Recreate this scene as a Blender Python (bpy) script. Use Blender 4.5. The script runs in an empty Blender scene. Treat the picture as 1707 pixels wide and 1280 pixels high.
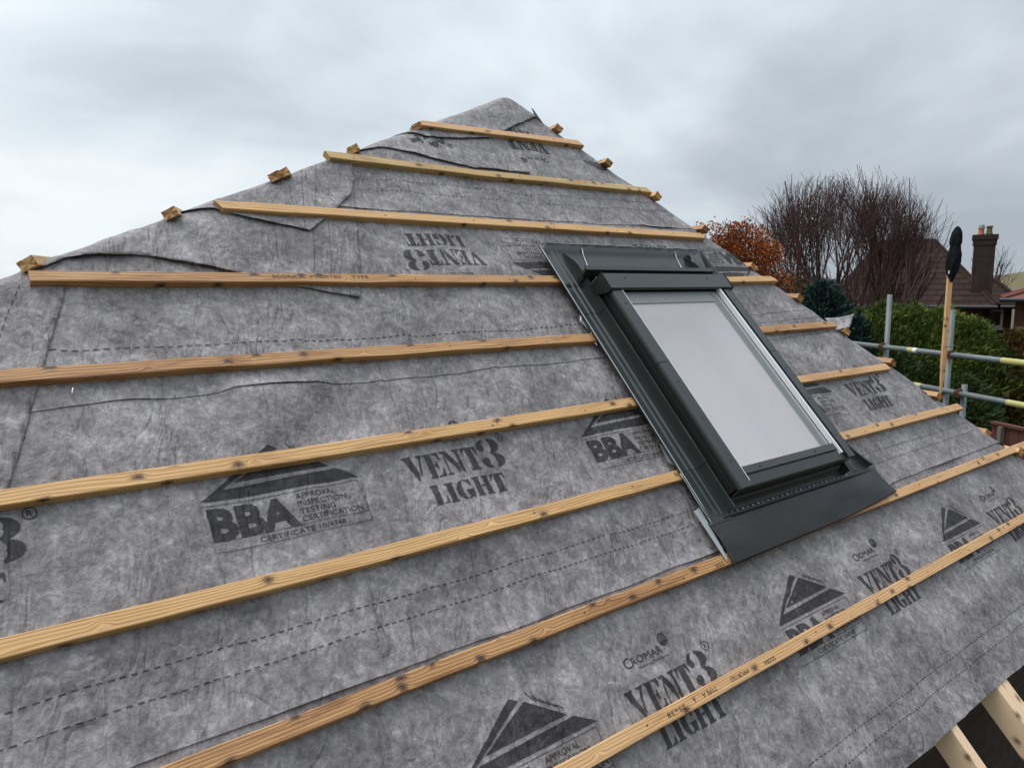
import bpy, bmesh, math, random
from mathutils import Vector, Matrix, noise
random.seed(11)
S = bpy.context.scene
COL = S.collection
# ---------------------------------------------------------------- camera, sky, sun, exposure
RC = ((0.78475824, -0.42741946, 0.44885087), (-0.08489899, -0.79148702, -0.60526066), (0.61395982, 0.4368763, -0.65741344))
CW = 1.58503147          # camera height over the roof plane
F0 = 1218.74             # focal length in photo pixels (1707 wide)
PITCH = math.radians(46.8); sn, cs = math.sin(PITCH), math.cos(PITCH)
def W(u, v, w=0.0):      # roof plane coordinates -> world
    return Vector((u, v*cs-w*sn, v*sn+w*cs))
CAM = W(0, 0, CW)
XR, YD, ZF = (W(*r) for r in RC)
cam = bpy.data.cameras.new('camera'); co = bpy.data.objects.new('camera', cam); COL.objects.link(co)
M = Matrix((XR, -YD, -ZF)).transposed().to_4x4(); M.translation = CAM
co.matrix_world = M
cam.sensor_width = 36; cam.lens = F0/1707*36; cam.clip_start = .05; cam.clip_end = 3000
S.camera = co
S.view_settings.view_transform = 'Standard'; S.view_settings.look = 'None'
S.view_settings.exposure = 0.36; S.view_settings.gamma = 1
S.render.resolution_x = 1024; S.render.resolution_y = 767

def nt_new(nt, t, **kw):
    n = nt.nodes.new(t)
    for k, val in kw.items(): setattr(n, k, val)
    return n
class NB:                # small node builder
    def __init__(self, nt): self.nt = nt
    def n(self, t, ins=None, **kw):
        nd = nt_new(self.nt, t, **kw)
        for k, val in (ins or {}).items():
            if hasattr(val, 'is_output'): self.nt.links.new(val, nd.inputs[k])
            else: nd.inputs[k].default_value = val
        return nd
    def math(self, op, a, b=0.0, c=0.0, clamp=False):
        nd = self.n('ShaderNodeMath', {0: a, 1: b, 2: c}, operation=op); nd.use_clamp = clamp
        return nd.outputs[0]
    def noise(self, vec, scale, detail=4, rough=.5, dist=0.0):
        return self.n('ShaderNodeTexNoise', {'Vector': vec, 'Scale': scale, 'Detail': detail, 'Roughness': rough, 'Distortion': dist}).outputs['Fac']
    def mapv(self, vec, scale=(1, 1, 1), loc=(0, 0, 0), rot=(0, 0, 0)):
        return self.n('ShaderNodeMapping', {'Vector': vec, 'Scale': scale, 'Location': loc, 'Rotation': rot}).outputs[0]
    def ramp(self, fac, stops):
        nd = self.n('ShaderNodeValToRGB', {'Fac': fac}); cr = nd.color_ramp
        while len(cr.elements) < len(stops): cr.elements.new(.5)
        for e, (p, c) in zip(cr.elements, stops):
            e.position = p; e.color = (c, c, c, 1) if isinstance(c, (int, float)) else (*c, 1)
        return nd.outputs['Color']
    def mix(self, fac, a, b, mode='MIX'):
        nd = self.nt.nodes.new('ShaderNodeMix'); nd.data_type = 'RGBA'; nd.blend_type = mode
        for i, val in ((0, fac), (6, a), (7, b)):
            if hasattr(val, 'is_output'): self.nt.links.new(val, nd.inputs[i])
            else: nd.inputs[i].default_value = val if not isinstance(val, tuple) or len(val) == 4 else (*val, 1)
        return nd.outputs[2]
    def link(self, a, b): self.nt.links.new(a, b)

SUN_EL, SUN_AZ = math.radians(66), math.radians(-40)
wd = bpy.data.worlds.new("World"); S.world = wd; wd.use_nodes = True
nt = wd.node_tree; nt.nodes.clear(); b = NB(nt)
sky = nt_new(nt, 'ShaderNodeTexSky', sky_type='NISHITA'); sky.sun_disc = False
sky.sun_elevation = SUN_EL; sky.sun_rotation = SUN_AZ
tc = b.n('ShaderNodeTexCoord').outputs['Generated']
sp = b.n('ShaderNodeSeparateXYZ', {0: tc})
zz = b.math('ADD', b.math('MAXIMUM', sp.outputs[2], 0.0), .28)
cv = b.n('ShaderNodeCombineXYZ', {0: b.math('DIVIDE', sp.outputs[0], zz), 1: b.math('DIVIDE', sp.outputs[1], zz), 2: 0.0}).outputs[0]
n1 = b.noise(b.mapv(cv, (1, 1, 1), (3.1, .4, 0)), .8, 4, .5, .3)
n2 = b.noise(b.mapv(tc, (1.0, 1.0, 1.9), (7.3, 2.0, 0)), 3.2, 7, .52, .35)
cl = b.math('ADD', b.math('MULTIPLY', n1, .68), b.math('MULTIPLY', n2, .32))
# cloud deck: brighter towards the left of the view (west), greyer to the right
side = b.math('ADD', b.math('MULTIPLY', sp.outputs[0], -.21), b.math('MULTIPLY', sp.outputs[1], .16))
cl = b.math('ADD', b.math('ADD', .5, b.math('MULTIPLY', b.math('SUBTRACT', cl, .5), 1.25)), side)
cc = b.ramp(cl, [(.28, (.335, .375, .42)), (.42, (.445, .49, .535)), (.54, (.57, .625, .67)), (.68, (.73, .775, .81))])
zen = b.math('ADD', 1.0, b.math('MULTIPLY', b.math('POWER', b.math('MAXIMUM', sp.outputs[2], 0.0), 2.2), 1.9))
bk_ = b.n('ShaderNodeMapRange', {'Value': b.math('ADD', b.math('MULTIPLY', sp.outputs[1], .9), b.math('MULTIPLY', sp.outputs[2], 1.0)), 'From Min': -.75, 'From Max': .35, 'To Min': .40, 'To Max': 1.0}, interpolation_type='SMOOTHSTEP').outputs[0]
zen = b.math('MULTIPLY', zen, bk_)      # unseen sky behind the camera dimmed, to deepen shade on the batten sides
cc2 = b.n('ShaderNodeVectorMath', {0: cc, 1: b.n('ShaderNodeCombineXYZ', {0: zen, 1: zen, 2: zen}).outputs[0]}, operation='MULTIPLY').outputs[0]
bg1 = b.n('ShaderNodeBackground', {'Color': sky.outputs[0], 'Strength': .05})
bg2 = b.n('ShaderNodeBackground', {'Color': cc2, 'Strength': 1.0})
ms = b.n('ShaderNodeMixShader', {0: .93, 1: bg1.outputs[0], 2: bg2.outputs[0]})
b.link(ms.outputs[0], b.n('ShaderNodeOutputWorld').inputs[0])
sl = bpy.data.lights.new('sun', 'SUN'); sl.energy = 1.35; sl.angle = math.radians(38); sl.color = (1, .965, .92)
so = bpy.data.objects.new('sun', sl); COL.objects.link(so)
sd = Vector((math.sin(SUN_AZ)*math.cos(SUN_EL), math.cos(SUN_AZ)*math.cos(SUN_EL), math.sin(SUN_EL)))
so.rotation_euler = sd.to_track_quat('Z', 'Y').to_euler(); so.location = (0, 0, 30)

# ---------------------------------------------------------------- helpers
def ray(px, py):
    return XR*((px-853.5)/F0) + YD*((py-640)/F0) + ZF
def at(px, py, depth):               # world point seen there at that forward distance
    return CAM + ray(px, py)*depth
def atz(px, py, z):                  # world point on a level plane
    d = ray(px, py); return CAM + d*((z-CAM.z)/d.z)
def back(px, py, w=0.0):             # roof coordinates (u, v) at height w over the roof plane
    d = ray(px, py); dw = -d.y*sn+d.z*cs
    p = CAM + d*((w-CW)/dw)
    return p.x, p.y*cs+p.z*sn
def tag(o, label=None, cat=None, group=None, kind=None):
    if label: o['label'] = label
    if cat: o['category'] = cat
    if group: o['group'] = group
    if kind: o['kind'] = kind
    return o
def empty(name, loc, label, cat, group=None):
    o = bpy.data.objects.new(name, None); COL.objects.link(o); o.location = loc
    o.empty_display_size = .1
    return tag(o, label, cat, group)
def mesh(name, verts, faces, mat, parent=None, uvs=None, smooth=False):
    me = bpy.data.meshes.new(name); me.from_pydata([tuple(v) for v in verts], [], faces); me.update()
    if uvs:
        ul = me.uv_layers.new(name='UVMap')
        for l in me.loops: ul.data[l.index].uv = uvs[l.vertex_index]
    if smooth:
        for p in me.polygons: p.use_smooth = True
    o = bpy.data.objects.new(name, me); COL.objects.link(o)
    for m in (mat if isinstance(mat, (list, tuple)) else [mat]): me.materials.append(m)
    if parent:
        o.parent = parent; o.matrix_parent_inverse = Matrix.Translation(-wloc(parent))
    return o
def wloc(o): return o.location
class MB:                            # collects polygons
    def __init__(self): self.v = []; self.f = []; self.uv = []
    def add(self, vs, fs, uv=None):
        o = len(self.v); self.v += [Vector(x) for x in vs]; self.f += [tuple(i+o for i in f) for f in fs]
        self.uv += uv if uv else [(x[0], x[1]) for x in vs]
    def box(self, a, b_, T=None):     # axis box, optional transform
        (x0, y0, z0), (x1, y1, z1) = a, b_
        vs = [(x0,y0,z0),(x1,y0,z0),(x1,y1,z0),(x0,y1,z0),(x0,y0,z1),(x1,y0,z1),(x1,y1,z1),(x0,y1,z1)]
        if T: vs = [T(*q) for q in vs]
        self.add(vs, [(0,3,2,1),(4,5,6,7),(0,1,5,4),(1,2,6,5),(2,3,7,6),(3,0,4,7)])
    def prism(self, prof, v0, v1, T=W, closed=True):   # profile in (u, w) swept along v
        n = len(prof)
        vs = [T(u, v0, w) for u, w in prof] + [T(u, v1, w) for u, w in prof]
        fs = [(i, (i+1) % n, n+(i+1) % n, n+i) for i in range(n if closed else n-1)]
        if closed: fs += [tuple(range(n))[::-1], tuple(range(n, 2*n))]
        self.add(vs, fs)
    def tube(self, pts, rad, n=8, cap=True):
        pts = [Vector(p) for p in pts]; base = len(self.v); L = 0
        up = None
        for i, p in enumerate(pts):
            d = (pts[min(i+1, len(pts)-1)] - pts[max(i-1, 0)]).normalized()
            if up is None:
                up = d.orthogonal().normalized()
            up = (up - d*up.dot(d)).normalized(); q = d.cross(up)
            r = rad[i] if isinstance(rad, (list, tuple)) else rad
            if i: L += (p-pts[i-1]).length
            for k in range(n):
                a = 2*math.pi*k/n
                self.v.append(p + up*(r*math.cos(a)) + q*(r*math.sin(a))); self.uv.append((L, k/n))
        for i in range(len(pts)-1):
            for k in range(n):
                a, c = base+i*n+k, base+i*n+(k+1) % n
                self.f.append((a, c, c+n, a+n))
        if cap:
            self.f.append(tuple(base+k for k in range(n))[::-1])
            self.f.append(tuple(base+(len(pts)-1)*n+k for k in range(n)))
    def build(self, name, mat, parent=None, smooth=False, bevel=0):
        o = mesh(name, self.v, self.f, mat, parent, self.uv, smooth)
        bm = bmesh.new(); bm.from_mesh(o.data); bmesh.ops.recalc_face_normals(bm, faces=bm.faces)
        bm.to_mesh(o.data); bm.free()
        if bevel:
            m = o.modifiers.new('bevel', 'BEVEL'); m.width = bevel; m.segments = 2; m.limit_method = 'ANGLE'
        return o

# ---------------------------------------------------------------- materials
def newmat(name):
    m = bpy.data.materials.new(name); m.use_nodes = True; m.node_tree.nodes.clear()
    bb = NB(m.node_tree); p = bb.n('ShaderNodeBsdfPrincipled')
    bb.link(p.outputs[0], bb.n('ShaderNodeOutputMaterial').inputs[0])
    return m, bb, p
def simple(name, col, rough=.6, metal=0.0, var=.15, scale=8.0, bump=0.0, spec=.5, bscale=None):
    m, bb, p = newmat(name)
    g = bb.n('ShaderNodeNewGeometry').outputs['Position']
    n = bb.noise(g, scale, 6, .6)
    k = bb.math('ADD', 1-var, bb.math('MULTIPLY', n, 2*var))
    kk = bb.n('ShaderNodeCombineXYZ', {0: k, 1: k, 2: k}).outputs[0]
    bb.link(bb.mix(1.0, col, kk, 'MULTIPLY'), p.inputs['Base Color'])
    p.inputs['Metallic'].default_value = metal; p.inputs['Specular IOR Level'].default_value = spec
    bb.link(bb.math('ADD', rough-.06, bb.math('MULTIPLY', bb.noise(g, scale*3, 3), .12)), p.inputs['Roughness'])
    if bump:
        bp = bb.n('ShaderNodeBump', {'Height': bb.noise(g, bscale or scale*4, 5, .6), 'Strength': bump, 'Distance': .01})
        bb.link(bp.outputs[0], p.inputs['Normal'])
    return m
def membrane_mat(name, ink=False):
    m, bb, p = newmat(name)
    uv = bb.n('ShaderNodeUVMap', uv_map='UVMap').outputs[0]
    big = bb.noise(bb.mapv(uv, (1.0, 1.6, 1), (2, 5, 0)), 3.2, 3, .5)
    blot = bb.noise(bb.mapv(uv, (1.25, 1, 1), (0, 0, 0), (0, 0, .5)), 17, 5, .62, .6)
    med = bb.noise(bb.mapv(uv, (1, 1, 1), (9, 1, 0)), 62, 5, .7, .8)
    fib = bb.noise(bb.mapv(uv, (1, 3.0, 1), (0, 0, 0), (0, 0, .35)), 210, 3, .7, 1.2)
    fib2 = bb.noise(bb.mapv(uv, (3.2, 1, 1), (0, 4, 0), (0, 0, -.5)), 190, 3, .7, 1.2)
    v = bb.math('ADD', bb.math('MULTIPLY', big, .34), bb.math('MULTIPLY', blot, .36))
    v = bb.math('ADD', v, bb.math('ADD', bb.math('MULTIPLY', med, .38), bb.math('MULTIPLY', bb.noise(bb.mapv(uv, (1, 1.3, 1), (1, 8, 0)), 30, 4, .6, 1.0), .16)))
    v = bb.math('ADD', v, bb.math('MULTIPLY', bb.math('ADD', fib, fib2), .14))
    v = bb.math('ADD', .5, bb.math('MULTIPLY', bb.math('SUBTRACT', v, .765), 1.02))
    if ink:
        col = bb.ramp(v, [(.36, (.014, .012, .013)), (.50, (.029, .026, .027)), (.64, (.066, .060, .062))])
    else:
        col = bb.ramp(v, [(.34, (.080, .072, .073)), (.44, (.150, .138, .139)), (.53, (.236, .219, .222)), (.65, (.41, .384, .39))])
        dm = bb.noise(bb.mapv(uv, (1, 1, 1), (4, 4, 0)), 900, 1)
        sp_ = bb.ramp(dm, [(.70, 0.0), (.78, 1.0)])
        col = bb.mix(bb.math('MULTIPLY', sp_, .35), col, (.5, .5, .52))
    bb.link(col, p.inputs['Base Color'])
    p.inputs['Roughness'].default_value = .62; p.inputs['Specular IOR Level'].default_value = .35
    h1 = bb.noise(bb.mapv(uv, (1.0, .42, 1), (0, 0, 0), (0, 0, -.45)), 15, 4, .6, .7)
    h2 = bb.noise(uv, 48, 5, .7, .5)
    h3 = bb.math('ABSOLUTE', bb.math('SUBTRACT', bb.noise(bb.mapv(uv, (1.2, .5, 1), (3, 3, 0), (0, 0, -.55)), 7, 3, .55, 1.0), .5))
    h = bb.math('ADD', bb.math('MULTIPLY', h1, .9), bb.math('MULTIPLY', h2, .26))
    h = bb.math('ADD', h, bb.math('MULTIPLY', bb.math('MINIMUM', h3, .07), 2.6))
    bp = bb.n('ShaderNodeBump', {'Height': h, 'Strength': .95, 'Distance': .015})
    bb.link(bp.outputs[0], p.inputs['Normal'])
    return m
MEM = membrane_mat('roofing_membrane'); INK = membrane_mat('membrane_print', True)
def wood_mat(name, c0, c1, cd, wet=.5, streak=.35):
    m, bb, p = newmat(name)
    uv0 = bb.n('ShaderNodeUVMap', uv_map='UVMap').outputs[0]
    # knots
    wv = bb.n('ShaderNodeTexNoise', {'Vector': uv0, 'Scale': 45, 'Detail': 2}).outputs['Color']
    uvw = bb.n('ShaderNodeVectorMath', {0: uv0, 1: bb.n('ShaderNodeVectorMath', {0: wv, 1: (.012, .012, 0)}, operation='MULTIPLY').outputs[0]}, operation='ADD').outputs[0]
    vk = bb.n('ShaderNodeTexVoronoi', {'Vector': bb.mapv(uvw, (1, 1.35, 1)), 'Scale': 8.5, 'Randomness': 1.0}, voronoi_dimensions='2D')
    dk = vk.outputs['Distance']
    kn = bb.math('SUBTRACT', 1.0, bb.math('MULTIPLY', dk, 3.6), 0, True)
    warp = bb.math('MULTIPLY', bb.math('MULTIPLY', kn, kn), .016)
    su = bb.n('ShaderNodeSeparateXYZ', {0: uv0})
    lo = bb.noise(bb.mapv(uv0, (1.6, 9, 1)), 1.0, 3, .5)
    y = bb.math('ADD', bb.math('ADD', su.outputs[1], warp), bb.math('MULTIPLY', lo, .055))
    rings = bb.math('SINE', bb.math('MULTIPLY', y, 640))
    r2 = bb.math('SINE', bb.math('MULTIPLY', y, 1030))
    g = bb.noise(bb.mapv(uv0, (5, 260, 1)), 1.0, 4, .65)
    f = bb.math('ADD', bb.math('MULTIPLY', rings, .32), bb.math('MULTIPLY', r2, .14))
    f = bb.math('ADD', bb.math('ADD', f, .30), bb.math('MULTIPLY', g, .5))
    f = bb.math('ADD', f, bb.math('MULTIPLY', bb.math('SUBTRACT', bb.noise(bb.mapv(uv0, (2.2, 6, 1), (5, 0, 0)), 1.0, 4, .6), .5), streak*2))
    col = bb.mix(bb.math('MINIMUM', bb.math('MAXIMUM', f, 0), 1), c0, c1)
    dirt = bb.ramp(bb.noise(bb.mapv(uv0, (3, 30, 1), (1, 7, 0)), 1.0, 6, .75, .6), [(.60, 0.0), (.74, 1.0)])
    col = bb.mix(bb.math('MULTIPLY', dirt, streak*1.3), col, cd)
    damp = bb.ramp(bb.noise(bb.mapv(uv0, (2.6, 16, 1), (3, 2, 0)), 1.0, 5, .7, 1.0), [(.52, 0.0), (.66, 1.0)])
    col = bb.mix(bb.math('MULTIPLY', damp, streak*1.5), col, bb.mix(1.0, col, (.50, .38, .29), 'MULTIPLY'))
    kring = bb.ramp(dk, [(.055, 1.0), (.075, .55), (.09, .85), (.125, .28), (.22, 0.0)])
    sel = bb.n('ShaderNodeSeparateXYZ', {0: vk.outputs['Color']}).outputs[0]
    selm = bb.math('GREATER_THAN', sel, .28)
    col = bb.mix(bb.math('MULTIPLY', bb.math('MULTIPLY', kring, selm), .92), col, tuple(x*.55 for x in cd))
    bb.link(col, p.inputs['Base Color'])
    p.inputs['Roughness'].default_value = .55; p.inputs['Specular IOR Level'].default_value = wet
    bp = bb.n('ShaderNodeBump', {'Height': bb.math('ADD', g, bb.math('MULTIPLY', rings, .15)), 'Strength': .35, 'Distance': .0015})
    bb.link(bp.outputs[0], p.inputs['Normal'])
    return m
WD_TAN = wood_mat('tan_pine', (.72, .465, .235), (.44, .225, .09), (.12, .05, .022), .4, .26)
WD_YEL = wood_mat('yellow_pine', (.73, .475, .225), (.43, .215, .07), (.10, .042, .018), .4, .30)
WD_ORG = wood_mat('orange_pine', (.60, .345, .14), (.27, .115, .040), (.06, .022, .010), .5, .48)
WD_GRN = wood_mat('greenish_pine', (.62, .45, .20), (.33, .19, .07), (.10, .055, .02), .4, .36)
WD_PALE = wood_mat('fresh_sawn_timber', (.80, .60, .41), (.68, .48, .31), (.3, .17, .09), .3, .10)
METAL = simple('painted_aluminium', (.031, .036, .036), .32, .2, .10, 3.0, .03, .6)
METAL_D = simple('dark_painted_aluminium', (.016, .018, .017), .42, .1, .10, 3.0, 0, .5)
ALU = simple('bare_aluminium', (.80, .81, .82), .32, .35, .04, 20)
GALV = simple('galvanised_steel', (.36, .39, .39), .42, .6, .25, 14, .1)
SEAL = simple('grey_glazing_seal', (.19, .205, .205), .5, 0, .08, 10)
LEAD = simple('pleated_black_flashing', (.008, .0085, .010), .33, 0, .25, 9, .05, .5)

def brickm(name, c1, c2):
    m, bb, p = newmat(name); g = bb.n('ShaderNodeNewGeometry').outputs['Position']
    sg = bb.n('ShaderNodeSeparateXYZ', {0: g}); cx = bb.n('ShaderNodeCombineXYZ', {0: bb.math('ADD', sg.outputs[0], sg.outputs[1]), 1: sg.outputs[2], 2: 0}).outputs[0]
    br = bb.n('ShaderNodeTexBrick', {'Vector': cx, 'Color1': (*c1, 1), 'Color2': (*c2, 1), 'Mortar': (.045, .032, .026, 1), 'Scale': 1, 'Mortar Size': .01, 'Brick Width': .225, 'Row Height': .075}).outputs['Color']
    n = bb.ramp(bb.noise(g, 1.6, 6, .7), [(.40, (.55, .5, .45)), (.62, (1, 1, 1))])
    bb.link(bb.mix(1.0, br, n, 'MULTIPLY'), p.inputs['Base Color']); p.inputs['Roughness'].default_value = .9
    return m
# ---------------------------------------------------------------- roof shape
APX, APY, APZ = 2.405, 2.825*cs, 2.825*sn
AL, AR = math.radians(25), math.radians(15)       # plan directions of the two side eaves
NL = (-math.cos(AL), math.sin(AL)); NR = (math.cos(AR), -math.sin(AR))
SL = sn/(1.758*math.cos(AL)-cs*math.sin(AL)); SR = sn/(.811*math.cos(AR)+cs*math.sin(AR))
def smin(a, b_, k):
    h = max(k-abs(a-b_), 0)/k
    return min(a, b_) - h*h*k*.25
def roofz(x, y):
    z = smin(y*sn/cs, APZ-.004 - SL*((x-APX)*NL[0]+(y-APY)*NL[1]), .04)
    return smin(z, APZ+.012 - SR*((x-APX)*NR[0]+(y-APY)*NR[1]), .055)
BV = [2.4246, 2.1133, 1.8021, 1.4945, 1.1873, .8811, .5714, .2637, -.0416]   # batten lower edges
G = .02; U0, V0 = -3.4, -.48; NU, NV = 450, 172
def _mem(u, v):
    d = min(abs(v-(b0+.019)) for b0 in BV)
    a = min(1, max(0, (d-.015)/.07)); a = a*a*(3-2*a)
    q = noise.noise(Vector((u*2.1, v*2.6, 3)))*.014 + noise.noise(Vector((u*5.5+v*1.5, v*4.5, 7)))*.008 - .008*math.cos(2*math.pi*(u-2.5)/.4)*.5
    q += max(0, .16-abs(noise.noise(Vector((u*4.2+v*2.4, v*1.5-u*.8, 15)))))*.055-.004
    q += noise.noise(Vector((u*13, v*11, 1)))*.0022 + noise.noise(Vector((u*8.5+v*.8, v*1.3, 21)))*.006
    q *= 1-.45*min(1, max(0, (v-1.45)/.5)) ; q *= 1-.4*min(1, max(0, (u-2.9)/.4))
    return max(min(q*a, .016), -.010) - .0015
_g = [[_mem(U0+i*G, V0+j*G) for j in range(NV)] for i in range(NU)]
def mem(u, v):
    x = min(max((u-U0)/G, 0), NU-1.001); y = min(max((v-V0)/G, 0), NV-1.001)
    i, j = int(x), int(y); x -= i; y -= j
    return (_g[i][j]*(1-x)+_g[i+1][j]*x)*(1-y) + (_g[i][j+1]*(1-x)+_g[i+1][j+1]*x)*y
def RP(u, v, w):        # point on the rounded roof, w over it
    z = roofz(u, v*cs); return Vector((u, v*cs - w*sn, z + w*cs))
def hipL(v): return 1.758*v-2.481
def hipR(v): return -.811*v+4.673
def interp(x, tab):
    if x <= tab[0][0]: return tab[0][1]
    for (a, c), (d, e) in zip(tab, tab[1:]):
        if x <= d: return c+(e-c)*(x-a)/(d-a)
    return tab[-1][1]
LAPS = [[(-3, -.455), (6, -.455)],
        [(-3, .318), (.25, .322), (1.2, .316), (1.94, .322), (3.28, .339), (4.1, .346), (6, .35)],
        [(-3, 1.118), (.15, 1.12), (.6, 1.130), (1.05, 1.115), (1.55, 1.124), (3.06, 1.144), (3.75, 1.168), (6, 1.19)],
        [(-3, 1.872), (2.0, 1.872), (2.92, 1.888), (6, 1.89)]]
def lap(k, u):
    if k == 0: return -.455 + .0015*noise.noise(Vector((u*6, 0, 0)))
    return interp(u, LAPS[k]) + .004*noise.noise(Vector((u*5, k*7, 0))) + .0015*noise.noise(Vector((u*21, k, 0)))
def lift(k, u, v):      # how far sheet k stands off near its lower hem
    if k == 0: return 0
    d = v-lap(k, u)
    return .0022 + (.0022+.016*max(0, noise.noise(Vector((u*2.3, k*5, 2)))))*math.exp(-max(d, 0)/.030)
def sheetw(k, u, v): return mem(u, v) + lift(k, u, v)
SHEETL = ['lowest grey breather membrane sheet along the eaves, with the bottom row of large upright lettering',
          'grey breather membrane sheet carrying the upright lettering and logo below the sixth batten',
          'grey breather membrane sheet printed upside down, behind the top of the roof window',
          'uppermost grey breather membrane sheet just below the apex of the hipped roof']
TOPS = [.50, 1.30, 2.06, 2.86]
sheets = []
for k in range(4):
    us = [U0+i*G for i in range(NU)]
    verts = []; uvs = []; faces = []
    rows = 44
    u_lo = max(-3.2, hipL(LAPS[k][0][1])-.25); u_hi = min(5.4, hipR(LAPS[k][0][1])+.12)
    ul = [u for u in us if u_lo <= u <= u_hi]
    for u in ul:
        l0 = lap(k, u)
        vl = [l0, l0+.006, l0+.015] + [V0+j*G for j in range(NV) if V0+j*G > l0+.02 and V0+j*G <= TOPS[k]]
        while len(vl) < 52: vl.append(None)
        verts.append(vl)
    # grid aligned rows: index by global row where possible
    mp = {}; out = []; uvo = []
    def vert(i, v):
        key = (i, round(v, 5))
        if key not in mp:
            u = ul[i]; mp[key] = len(out)
            hid = 0
            if k < 3 and v > lap(k+1, u)+.03: hid = -.0035
            out.append(RP(u, v, sheetw(k, u, v)+hid)); uvo.append((u, v))
        return mp[key]
    def inside(u, v): return hipL(v)-.25 <= u <= hipR(v)+(.10 if k else .16) and not (2.085 < u < 2.735 and .487 < v < 1.345)
    jmin = {}
    for i in range(len(ul)-1):
        a0, a1 = lap(k, ul[i]), lap(k, ul[i+1])
        j0 = int(math.ceil((max(a0, a1)+.016-V0)/G)); vb = V0+j0*G
        jm = max(jmin.get(i, j0), j0); jmin[i+1] = j0
        um = ul[i]
        # hem strips up to the first grid row
        for t0, t1 in ((0, .012), (.012, None)):
            pa0 = a0+t0; pb0 = a1+t0
            pa1 = a0+t1 if t1 else vb; pb1 = a1+t1 if t1 else vb
            if inside(um, a0): faces.append((vert(i, pa0), vert(i+1, pb0), vert(i+1, pb1), vert(i, pa1)))
        v = vb
        while v < TOPS[k]-1e-6:
            if inside(um, v): faces.append((vert(i, v), vert(i+1, v), vert(i+1, v+G), vert(i, v+G)))
            v += G
    o = mesh('membrane_sheet', out, faces, MEM, None, uvo, True)
    tag(o, SHEETL[k], 'roofing membrane', 'breather membrane sheets on the roof')
    sheets.append(o)

# ---------------------------------------------------------------- conforming flat pieces (prints, loose overlays)
def conform(polys, fn, name, mat, parent, step=.02, uvfn=None, smooth=False):
    bm = bmesh.new()
    for pl in polys:
        try:
            bm.faces.new([bm.verts.new((x, y, 0)) for x, y in pl])
        except ValueError: pass
    bmesh.ops.triangulate(bm, faces=[f for f in bm.faces if len(f.verts) > 4])
    xs = [v.co.x for v in bm.verts]; ys = [v.co.y for v in bm.verts]
    for axis, lo, hi in ((0, min(xs), max(xs)), (1, min(ys), max(ys))):
        t = math.ceil(lo/step)*step
        while t < hi:
            pc = Vector((t, 0, 0)) if axis == 0 else Vector((0, t, 0)); no = Vector((1, 0, 0)) if axis == 0 else Vector((0, 1, 0))
            bmesh.ops.bisect_plane(bm, geom=bm.verts[:]+bm.edges[:]+bm.faces[:], plane_co=pc, plane_no=no, dist=1e-6)
            t += step
    bmesh.ops.remove_doubles(bm, verts=bm.verts, dist=2e-5) if smooth else None
    uvl = bm.loops.layers.uv.new('UVMap')
    for f in bm.faces:
        if f.normal.z < 0: f.normal_flip()
        f.smooth = smooth
        for l in f.loops: l[uvl].uv = (l.vert.co.x, l.vert.co.y)
    for v in bm.verts: v.co = fn(v.co.x, v.co.y)
    me = bpy.data.meshes.new(name); bm.to_mesh(me); bm.free(); me.materials.append(mat)
    o = bpy.data.objects.new(name, me); COL.objects.link(o)
    if parent: o.parent = parent
    return o
_fc = {}
def font_polys(txt, size, bold=0.0, sx=1.0):
    key = (txt, bold)
    if key not in _fc:
        cu = bpy.data.curves.new('t', 'FONT'); cu.body = txt; cu.size = 1; cu.offset = bold; cu.resolution_u = 3
        ob = bpy.data.objects.new('t', cu); COL.objects.link(ob); bpy.context.view_layer.update()
        me = bpy.data.meshes.new_from_object(ob.evaluated_get(bpy.context.evaluated_depsgraph_get()))
        _fc[key] = [[(me.vertices[i].co.x, me.vertices[i].co.y) for i in p.vertices] for p in me.polygons]
        bpy.data.objects.remove(ob); bpy.data.curves.remove(cu); bpy.data.meshes.remove(me)
    return [[(x*size*sx, y*size) for x, y in p] for p in _fc[key]]
def fit_text(txt, x, y, w, h, bold=0.0):          # fit to a box, baseline at y, cap height h
    P = font_polys(txt, 1, bold); X = [q[0] for p in P for q in p]; Y = [q[1] for p in P for q in p]
    y1 = max(Y) if txt.upper() == txt else .72
    x0, x1 = min(X), max(X); k = h/y1
    return [[(x+(a-x0)/(x1-x0)*w, y+c*k) for a, c in p] for p in P]
def line(pts, w):
    out = []
    for (x0, y0), (x1, y1) in zip(pts, pts[1:]):
        L = math.hypot(x1-x0, y1-y0)
        if L < 1e-5: continue
        nx, ny = -(y1-y0)/L*w/2, (x1-x0)/L*w/2
        out.append([(x0-nx, y0-ny), (x1-nx, y1-ny), (x1+nx, y1+ny), (x0+nx, y0+ny)])
    return out
def ringp(cx, cy, r0, r1, a0=0, a1=360, n=20, ky=1):
    out = []
    for i in range(n):
        a, c = math.radians(a0+(a1-a0)*i/n), math.radians(a0+(a1-a0)*(i+1)/n)
        out.append([(cx+r0*math.cos(a), cy+ky*r0*math.sin(a)), (cx+r1*math.cos(a), cy+ky*r1*math.sin(a)),
                    (cx+r1*math.cos(c), cy+ky*r1*math.sin(c)), (cx+r0*math.cos(c), cy+ky*r0*math.sin(c))])
    return out
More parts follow.
